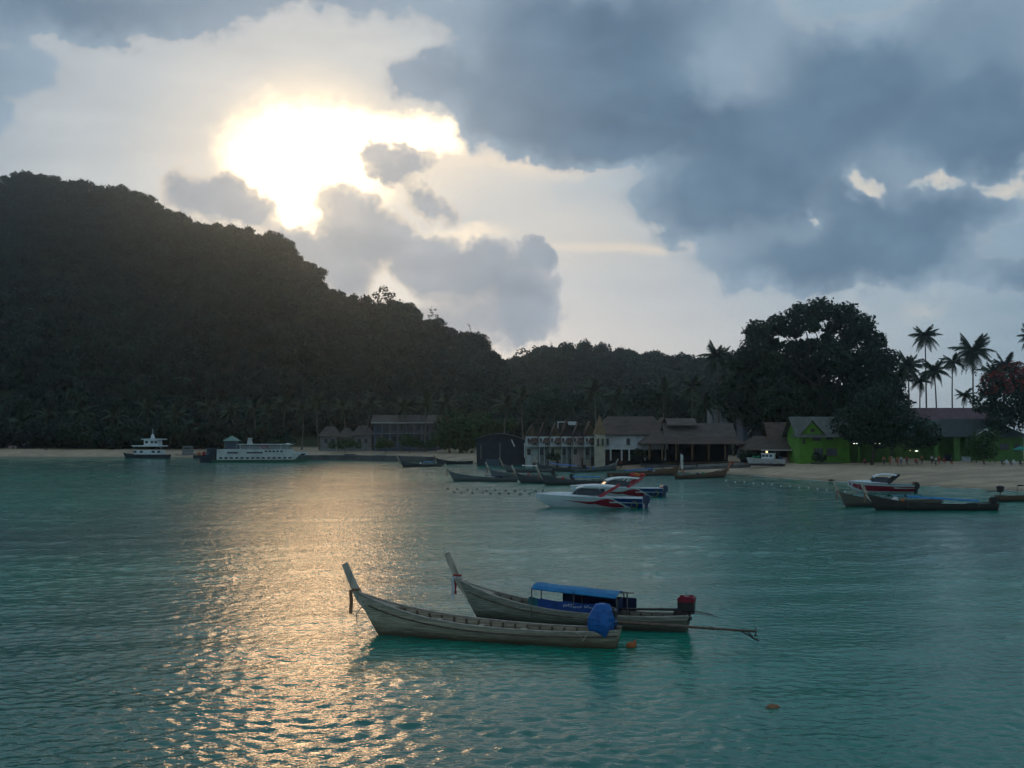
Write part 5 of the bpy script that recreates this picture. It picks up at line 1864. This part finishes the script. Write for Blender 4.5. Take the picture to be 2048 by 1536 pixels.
def ferry():
    s_, b = onz(426, 924.5), onz(612, 924)
    d = b - s_
    L = d.length
    root = thing('ferry', 'white passenger ferry with green lower hull and rows of small windows', 'ferry', s_, math.atan2(d.y, d.x))
    ship_hull(L + 1.2, 5.2, 1.2, .62, .58, mat('green ferry hull', (0.10, 0.22, 0.14), .6, (0.07, 0.15, 0.10), .6), root)
    k = s_.y / FPX

    def X(px):
        return (px - 426) * k

    def Z(py):
        return (924.2 - py) * k
    # the long lower deckhouse with a raked front, upper house, bridge
    for nm, x0, x1, z0, z1, wd, rk in (('lower_deckhouse', 436, 588, 919, 907, 4.4, 12), ('upper_deckhouse', 436, 588, 906.9, 898.5, 4.2, -6), ('sun_deck_roof', 476, 580, 889.6, 888, 3.8, 6)):
        MB().prism([(X(x0), Z(z0)), (X(x1), Z(z0)), (X(x1 + rk if nm != 'upper_deckhouse' else x1 - 8), Z(z1)), (X(x0), Z(z1))], -wd / 2, wd / 2, 'y').build(nm, FERRYW, root)
    MB().prism([(X(482), Z(898.4)), (X(582), Z(898.4)), (X(574), Z(891)), (X(482), Z(891))], -1.6, 1.6, 'y').build('saloon', mat('shaded saloon wall', (0.30, 0.31, 0.30), .7), root)
    for k2 in range(14):
        MB().box((X(444 + k2 * 10.4), -2.215, Z(915.3)), (6.2 * k, .05, 3.2 * k)).build('window', GLASSD, root)
    for a, b_ in ((456, 477), (494, 526)):
        MB().box((X((a + b_) / 2), -2.115, Z(907.8) + .35), ((b_ - a) * k, .05, 3 * k)).build('window_band', GLASSD, root)
    for k2 in range(5):
        MB().box((X(532 + k2 * 7.6), -2.115, Z(902.3)), (4.6 * k, .05, 3.2 * k)).build('window', GLASSD, root)
    for px in (482, 500, 520, 540, 560, 574):
        MB().tube([(X(px), -1.75, Z(898.4)), (X(px), -1.75, Z(889.6))], .06, 6).build('stanchion', FERRYW, root)
    MB().prism([(X(493), Z(888)), (X(503), Z(888)), (X(500), Z(876)), (X(495), Z(876))], -.7, .7, 'y').box((X(498), 0, Z(877)), (.9, 1.6, .35)).build('funnel', FERRYW, root)
    for a in (516, 526):
        MB().bar((X(a + 12), -1.8, Z(898)), (X(a), -1.8, Z(887)), .07, .16).build('stair_rail', REDS, root)
    MB().ball((X(573), 0, Z(889.5)), (.8, 1.2, .45), 8, 6).build('bridge_dome', FERRYW, root)
    MB().box((X(480), 0, Z(895)), (.12, 3.4, 12 * k)).build('mast_frame', FERRYW, root)
    MB().prism([(X(402), -.3), (X(432), -.3), (X(432), Z(896)), (X(424), Z(896)), (X(420), Z(909)), (X(404), Z(912))], -1.8, 1.8, 'y').build('stern_platform', WALLD, root)


ferry()


def work_boat():
    s_, b = onz(336, 916.5), onz(246, 916)
    d = b - s_
    L = d.length
    root = thing('work_boat', 'dark hulled work boat with two white decks and a thin mast', 'boat', s_, math.atan2(d.y, d.x))
    ship_hull(L, 4.0, 1.5, 1.1, 1.0, WALLD, root, bowrake=1.0)
    k = s_.y / FPX

    def X(px):
        return (336 - px) * k

    def Z(py):
        return (916 - py) * k
    MB().box((X(296), 0, Z(904)), (56 * k, 3.2, 9 * k)).build('lower_deckhouse', WHITE, root)
    MB().box((X(296), 0, Z(891.5)), (64 * k, 3.8, 2.2 * k)).build('awning_deck', WHITE, root)
    MB().box((X(303), 0, Z(884.5)), (30 * k, 2.6, 11 * k)).build('wheelhouse', WHITE, root)
    MB().box((X(305), 0, Z(878)), (44 * k, 3.2, 1.8 * k)).build('wheelhouse_roof', WHITE, root)
    for px in (270, 284, 310, 322):
        MB().box((X(px), -1.615 if False else 1.615, Z(903)), (7 * k, .04, 4 * k)).build('window', GLASSD, root)
    for px in (294, 306, 314):
        MB().box((X(px), 1.315, Z(884)), (6 * k, .04, 5 * k)).build('window', GLASSD, root)
    MB().prism([(X(306), Z(877)), (X(298), Z(877)), (X(301), Z(868)), (X(303), Z(868))], -.3, .3, 'y').tube([(X(302), 0, Z(868.2)), (X(302), 0, Z(857))], .06, 6).build('mast', WHITE, root)
    for px in (268, 326):
        MB().tube([(X(px), 1.6, Z(908)), (X(px), 1.6, Z(892.5))], .05, 5).build('stanchion', WHITE, root)


work_boat()


def small_craft(label, px0, px1, wlpy, cab_px, cab_top, hullm, cabm, extra=()):
    s_, b = onz(px0, wlpy), onz(px1, wlpy)
    d = b - s_
    L = abs(d.length)
    root = thing('small_craft', label, 'boat', s_, math.atan2(d.y, d.x))
    ship_hull(L, 2.4, 1.2, .8, .75, hullm, root, bowrake=.6)
    k = s_.y / FPX
    sg = 1 if px1 > px0 else -1
    x = (cab_px - px0) * sg * k
    w = min(3.2, L * .5)
    h_ = (wlpy - cab_top) * k
    MB().prism([(x - w / 2, .7), (x + w / 2, .7), (x + w * .38, h_), (x - w * .42, h_)], -.85, .85, 'y').build('cabin', cabm, root)
    MB().box((x, 0, h_ + .06), (w * 1.05, 2.0, .1)).build('cabin_roof', cabm, root)
    for sd_ in (-1, 1):
        MB().box((x, sd_ * .86, h_ - .5), (w * .6, .05, .4)).build('window', GLASSD, root)
    for q, m_, sz in extra:
        MB().ball(((q - px0) * sg * k, 0, 1.2), sz, 7, 5, .2, random.Random(q)).build('cargo_bundle', m_, root)


small_craft('small craft with a pale wheelhouse between the work boat and the ferry', 352, 400, 914.5, 376, 893, WALLD, WALLG)
small_craft('dark craft heaped with red and orange gear astern of the ferry', 388, 436, 916, 424, 897, WALLD, WALLB, [(398, ORANGE, .6), (408, REDC, .7), (414, WHITEC, .5)])
small_craft('white launch moored off the ferry bow', 636, 590, 919.5, 604, 905, WHITE, WHITE)
small_craft('low dark craft alongside the quay wall', 650, 720, 918.5, 700, 909, WALLD, WALLD)
small_craft('low grey craft at the right end of the quay wall', 790, 735, 919.5, 760, 910, WALLB, WALLG)

# ------------------------------------------------------------------ floats, debris
FLW = mat('white float', (0.66, 0.68, 0.66), .5)
FLD = mat('dark float', (0.06, 0.065, 0.07), .6)
fl = MB().ball((0, 0, .03), (.14, .14, .11), 8, 6).tube([(0, 0, .12), (0, 0, .17)], .03, 6).mesh('mooring_float', FLW, True)
fld = MB().ball((0, 0, .04), (.17, .17, .12), 8, 6).tube([(0, 0, .14), (0, 0, .19)], .03, 6).mesh('mooring_float', FLD, True)
rf = random.Random(8)
for i in range(14):
    px = 1452 + i * 18.3
    py = 962 + (px - 1452) * .088 + rf.uniform(-1, 1)
    o = link('swim_line_float', fl, None, onz(px, py))
    tag(o, 'small white float on the line strung off the right beach', 'float', 'white swim line floats')
for i in range(20):
    px = 898 + (i % 11) * 19 + (8 if i > 10 else 0) + rf.uniform(-3, 3)
    py = (979 if i < 11 else 985) + rf.uniform(-1.5, 1.5) + (px - 900) * .02
    o = link('dark_float', fld, None, onz(px, py))
    tag(o, 'small dark float in the rows left of the near speedboat', 'float', 'dark floats off the beach')
o = MB().ball((0, 0, .06), (.16, .13, .14), 8, 6, .15, rf).ball((.14, .05, .10), (.08, .08, .16), 6, 5, .2, rf).ball((-.12, 0, .05), (.07, .07, .12), 6, 5, .2, rf).build('stern_float', ORANGE, None, True, onz(1262, 1294))
tag(o, 'orange mooring float just off the stern of the nearest boat', 'float')
o = MB().ball((0, 0, .03), (.15, .12, .10), 8, 6, .2, rf).ball((.16, .03, .04), (.09, .07, .07), 6, 5, .2, rf).build('floating_husk', OCHRE, None, True, onz(1543, 1417))
tag(o, 'brown husk drifting alone on the open water at lower right', 'debris')
for i, (px, py) in enumerate([(1650, 952), (1662, 950), (1872, 966), (1894, 968), (92, 906)]):
    p = onz(px, py, 1.0)
    p.z = land_z(p.x, p.y) + .08
    o = MB().ball((0, 0, 0), (.5, .2, .14), 7, 5, .3, rf).build('driftwood', BARK, None, False, p)
    tag(o, ['dark driftwood lump on the sand below the green house, left one', 'dark driftwood lump on the sand below the green house, right one', 'driftwood lump above the right hand boats, left one', 'driftwood lump above the right hand boats, right one',
            'dark lump on the far left beach'][i], 'driftwood')

# ------------------------------------------------------------------ people on the sand
SKIN = mat('skin', (0.30, 0.17, 0.11), .6)
HAIR = mat('black hair', (0.012, 0.010, 0.010), .5)
CL = {'red': REDC, 'orange': ORANGE, 'white': WHITEC, 'dark': NAVY, 'black': mat('black cloth', (0.02, 0.02, 0.022), .8), 'blue': ROYAL}


def person(label, p, rotz, shirt, pants, pose='stand', h=1.75, group='people on the beach'):
    J = {'pel': (0, 0, .94), 'spi': (0, 0, 1.15), 'che': (0, .0, 1.36), 'nek': (0, 0, 1.49), 'hea': (0, .02, 1.58), 'top': (0, .01, 1.70)}
    for s_, n in ((-1, 'l'), (1, 'r')):
        J['hip' + n] = (s_ * .10, 0, .90)
        J['kne' + n] = (s_ * .11, .02, .49)
        J['ank' + n] = (s_ * .11, -.02, .08)
        J['toe' + n] = (s_ * .12, .15, .03)
        J['sho' + n] = (s_ * .19, 0, 1.42)
        J['elb' + n] = (s_ * .25, -.03, 1.14)
        J['wri' + n] = (s_ * .26, .08, .90)
        J['han' + n] = (s_ * .25, .13, .80)
    if pose == 'walk':
        J['knel'], J['ankl'], J['toel'] = (-.11, .22, .52), (-.11, .20, .10), (-.12, .36, .06)
        J['kner'], J['ankr'], J['toer'] = (.11, -.05, .49), (.11, -.34, .13), (.12, -.22, .03)
        J['elbl'], J['wril'], J['hanl'] = (-.25, -.2, 1.17), (-.24, -.22, .93), (-.24, -.2, .83)
        J['elbr'], J['wrir'], J['hanr'] = (.25, .14, 1.16), (.22, .34, 1.02), (.2, .42, .98)
    if pose == 'bend':
        for k_ in ('spi', 'che', 'nek', 'hea', 'top', 'shol', 'shor', 'elbl', 'elbr', 'wril', 'wrir', 'hanl', 'hanr'):
            x, y, z = J[k_]
            q = Matrix.Rotation(R(-65), 3, 'X') @ Vector((x, y, z - .94))
            J[k_] = (q.x, q.y, q.z + .94)
        for n, s_ in (('l', -1), ('r', 1)):
            x, y, z = J['sho' + n]
            J['elb' + n], J['wri' + n], J['han' + n] = (x, y + .05, z - .28), (x, y + .1, z - .52), (x, y + .12, z - .62)
    if pose == 'sit':
        for k_ in list(J):
            x, y, z = J[k_]
            if k_[:3] in ('kne', 'ank', 'toe'):
                s_ = -1 if k_[-1] == 'l' else 1
                J[k_] = {'kne': (s_ * .13, .42, .98 - .45), 'ank': (s_ * .13, .45, .08), 'toe': (s_ * .14, .6, .04)}[k_[:3]]
            else:
                J[k_] = (x, y, z - .45)
    ED = [('pel', 'spi'), ('spi', 'che'), ('che', 'nek'), ('nek', 'hea'), ('hea', 'top')]
    for n in 'lr':
        ED += [('pel', 'hip' + n), ('hip' + n, 'kne' + n), ('kne' + n, 'ank' + n), ('ank' + n, 'toe' + n), ('che', 'sho' + n), ('sho' + n, 'elb' + n), ('elb' + n, 'wri' + n), ('wri' + n, 'han' + n)]
    RAD = {'pel': .13, 'spi': .12, 'che': .14, 'nek': .06, 'hea': .095, 'top': .07, 'hip': .085, 'kne': .06, 'ank': .045, 'toe': .035, 'sho': .06, 'elb': .045, 'wri': .033, 'han': .035}
    keys = list(J)
    me = bpy.data.meshes.new('person')
    me.from_pydata([J[k_] for k_ in keys], [(keys.index(a), keys.index(b)) for a, b in ED], [])
    o = link('person', me)
    o.modifiers.new('skin', 'SKIN')
    for i, k_ in enumerate(keys):
        r_ = RAD.get(k_, RAD.get(k_[:3]))
        me.skin_vertices[0].data[i].radius = (r_, r_ * (.8 if k_ in ('pel', 'spi', 'che') else 1))
    me.skin_vertices[0].data[0].use_root = True
    ss = o.modifiers.new('sub', 'SUBSURF')
    ss.levels = ss.render_levels = 1
    dg = bpy.context.evaluated_depsgraph_get()
    m2 = bpy.data.meshes.new_from_object(o.evaluated_get(dg))
    o.modifiers.clear()
    o.data = m2
    m2.materials.clear()
    for m_ in (SKIN, CL[shirt], CL[pants], HAIR):
        m2.materials.append(m_)
    jv = {k_: Vector(v) for k_, v in J.items()}
    reg = {'pel': 2, 'spi': 1, 'che': 1, 'nek': 0, 'hea': 0, 'top': 3, 'hip': 2, 'kne': 2, 'ank': 0, 'toe': 0, 'sho': 1, 'elb': 0, 'wri': 0, 'han': 0}
    for pl in m2.polygons:
        c = pl.center
        kk = min(jv, key=lambda q: (jv[q] - c).length)
        r_ = reg.get(kk, reg.get(kk[:3]))
        if kk == 'hea' and (c - jv['hea']).y < -.01:
            r_ = 3
        pl.material_index = r_
        pl.use_smooth = True
    o.scale = (h / 1.75,) * 3
    o.location = p
    o.rotation_euler = (0, 0, rotz)
    tag(o, label, 'person', group)
    return o


PEOPLE = [
    (1230, 216, 'red', 'dark', 'stand', 'person in red standing by the bow of the boat below the white house', 200),
    (1241, 222, 'red', 'black', 'stand', 'second person in red just behind the first by the white house', 160),
    (1326, 209, 'black', 'dark', 'bend', 'person in dark clothes bending over on the sand left of the banner', 80),
    (1349, 204.5, 'red', 'dark', 'stand', 'person in red standing at the foot of the white banner', 150),
    (1366, 202.5, 'orange', 'red', 'bend', 'person in orange bending beside the brown boat', 110),
    (1392, 211, 'dark', 'black', 'sit', 'person in dark clothes sitting on the pavilion edge', 180),
    (1464, 208, 'red', 'black', 'sit', 'person in red seated at the right end of the pavilion', 170),
    (1870, 190, 'white', 'black', 'walk', 'person in a white shirt and dark trousers walking on the sand', 100),
    (1794, 194, 'orange', 'red', 'stand', 'person in orange beside a white shirted one under the beach tree', 190),
    (1800, 195, 'white', 'blue', 'stand', 'white shirted person under the beach tree', 170),
    (1766, 195, 'orange', 'dark', 'stand', 'person in orange under the left side of the beach tree', 175),
    (1778, 196, 'orange', 'orange', 'stand', 'person all in orange under the beach tree', 200),
    (1812, 196, 'red', 'dark', 'stand', 'person in red right of the white shirted one', 160),
    (1830, 195, 'red', 'black', 'sit', 'person in red sitting below the lamp', 180),
    (1842, 197, 'orange', 'dark', 'stand', 'person in orange left of the stout green pillars', 150),
    (1876, 198, 'orange', 'red', 'stand', 'person in orange beside the slimmer green pillar', 170),
    (1886, 200, 'red', 'red', 'sit', 'person in red sitting between the green pillars', 180),
    (1901, 192, 'black', 'orange', 'sit', 'person crouching on the sand right of the walking one', 160),
    (1862, 197, 'white', 'dark', 'stand', 'white shirted person behind the walking one', 190),
    (1728, 197, 'red', 'dark', 'sit', 'person in red sitting at the trunk of the beach tree', 175),
]
for px, Y, sh, pa, po, lb, rz in PEOPLE:
    g_ = ground_at(px, Y)
    person(lb, g_ + Vector((0, 0, -.02)), R(rz), sh, pa, po)


# ------------------------------------------------------------------ thin wash of foam where the sea meets the sand
def shore_foam():
    rng = np.random.default_rng(31)
    mb = MB()
    px = 1500.0
    while px < 2120:
        ln = rng.uniform(14, 60)
        rows = []
        for q in np.linspace(px, px + ln, 12):
            f = math.sin(math.pi * (q - px) / ln)
            Y = interp(q, SHORE) - 0.15 + .25 * math.sin(q * .11)
            w_ = (.12 + .30 * abs(math.sin(q * .37)) * rng.random()) * f + .01
            x = (q - 1024) / FPX * Y
            rows.append([(x, Y - w_, .035), (x, Y, .065 + .03 * f), (x, Y + w_ * .7, .05)])
        mb.grid(rows)
        px += ln + rng.uniform(3, 35)
    o = mb.build('shore_foam', mat('foam', (0.60, 0.60, 0.56), .7, (0.4, 0.42, 0.40), 3))
    tag(o, 'thin broken line of foam along the right beach', 'foam', kind='stuff')


shore_foam()


# ------------------------------------------------------------------ haze: damp evening air over the bay
def build_haze():
    m = bpy.data.materials.new("damp air")
    m.use_nodes = True
    t = NT(m.node_tree)
    m.node_tree.nodes.clear()
    v = t.n('ShaderNodeVolumePrincipled')
    v.inputs['Color'].default_value = (0.74, 0.90, 1.0, 1)
    v.inputs['Density'].default_value = 0.00024
    v.inputs['Anisotropy'].default_value = 0.87
    ou = t.n('ShaderNodeOutputMaterial')
    t.put(ou.inputs['Volume'], v.outputs[0])
    mb = MB()
    mb.box((0, 400, 93), (1420, 1020, 196))
    o = mb.build('haze', m)
    o.display_type = 'WIRE'
    tag(o, kind='stuff')


build_haze()
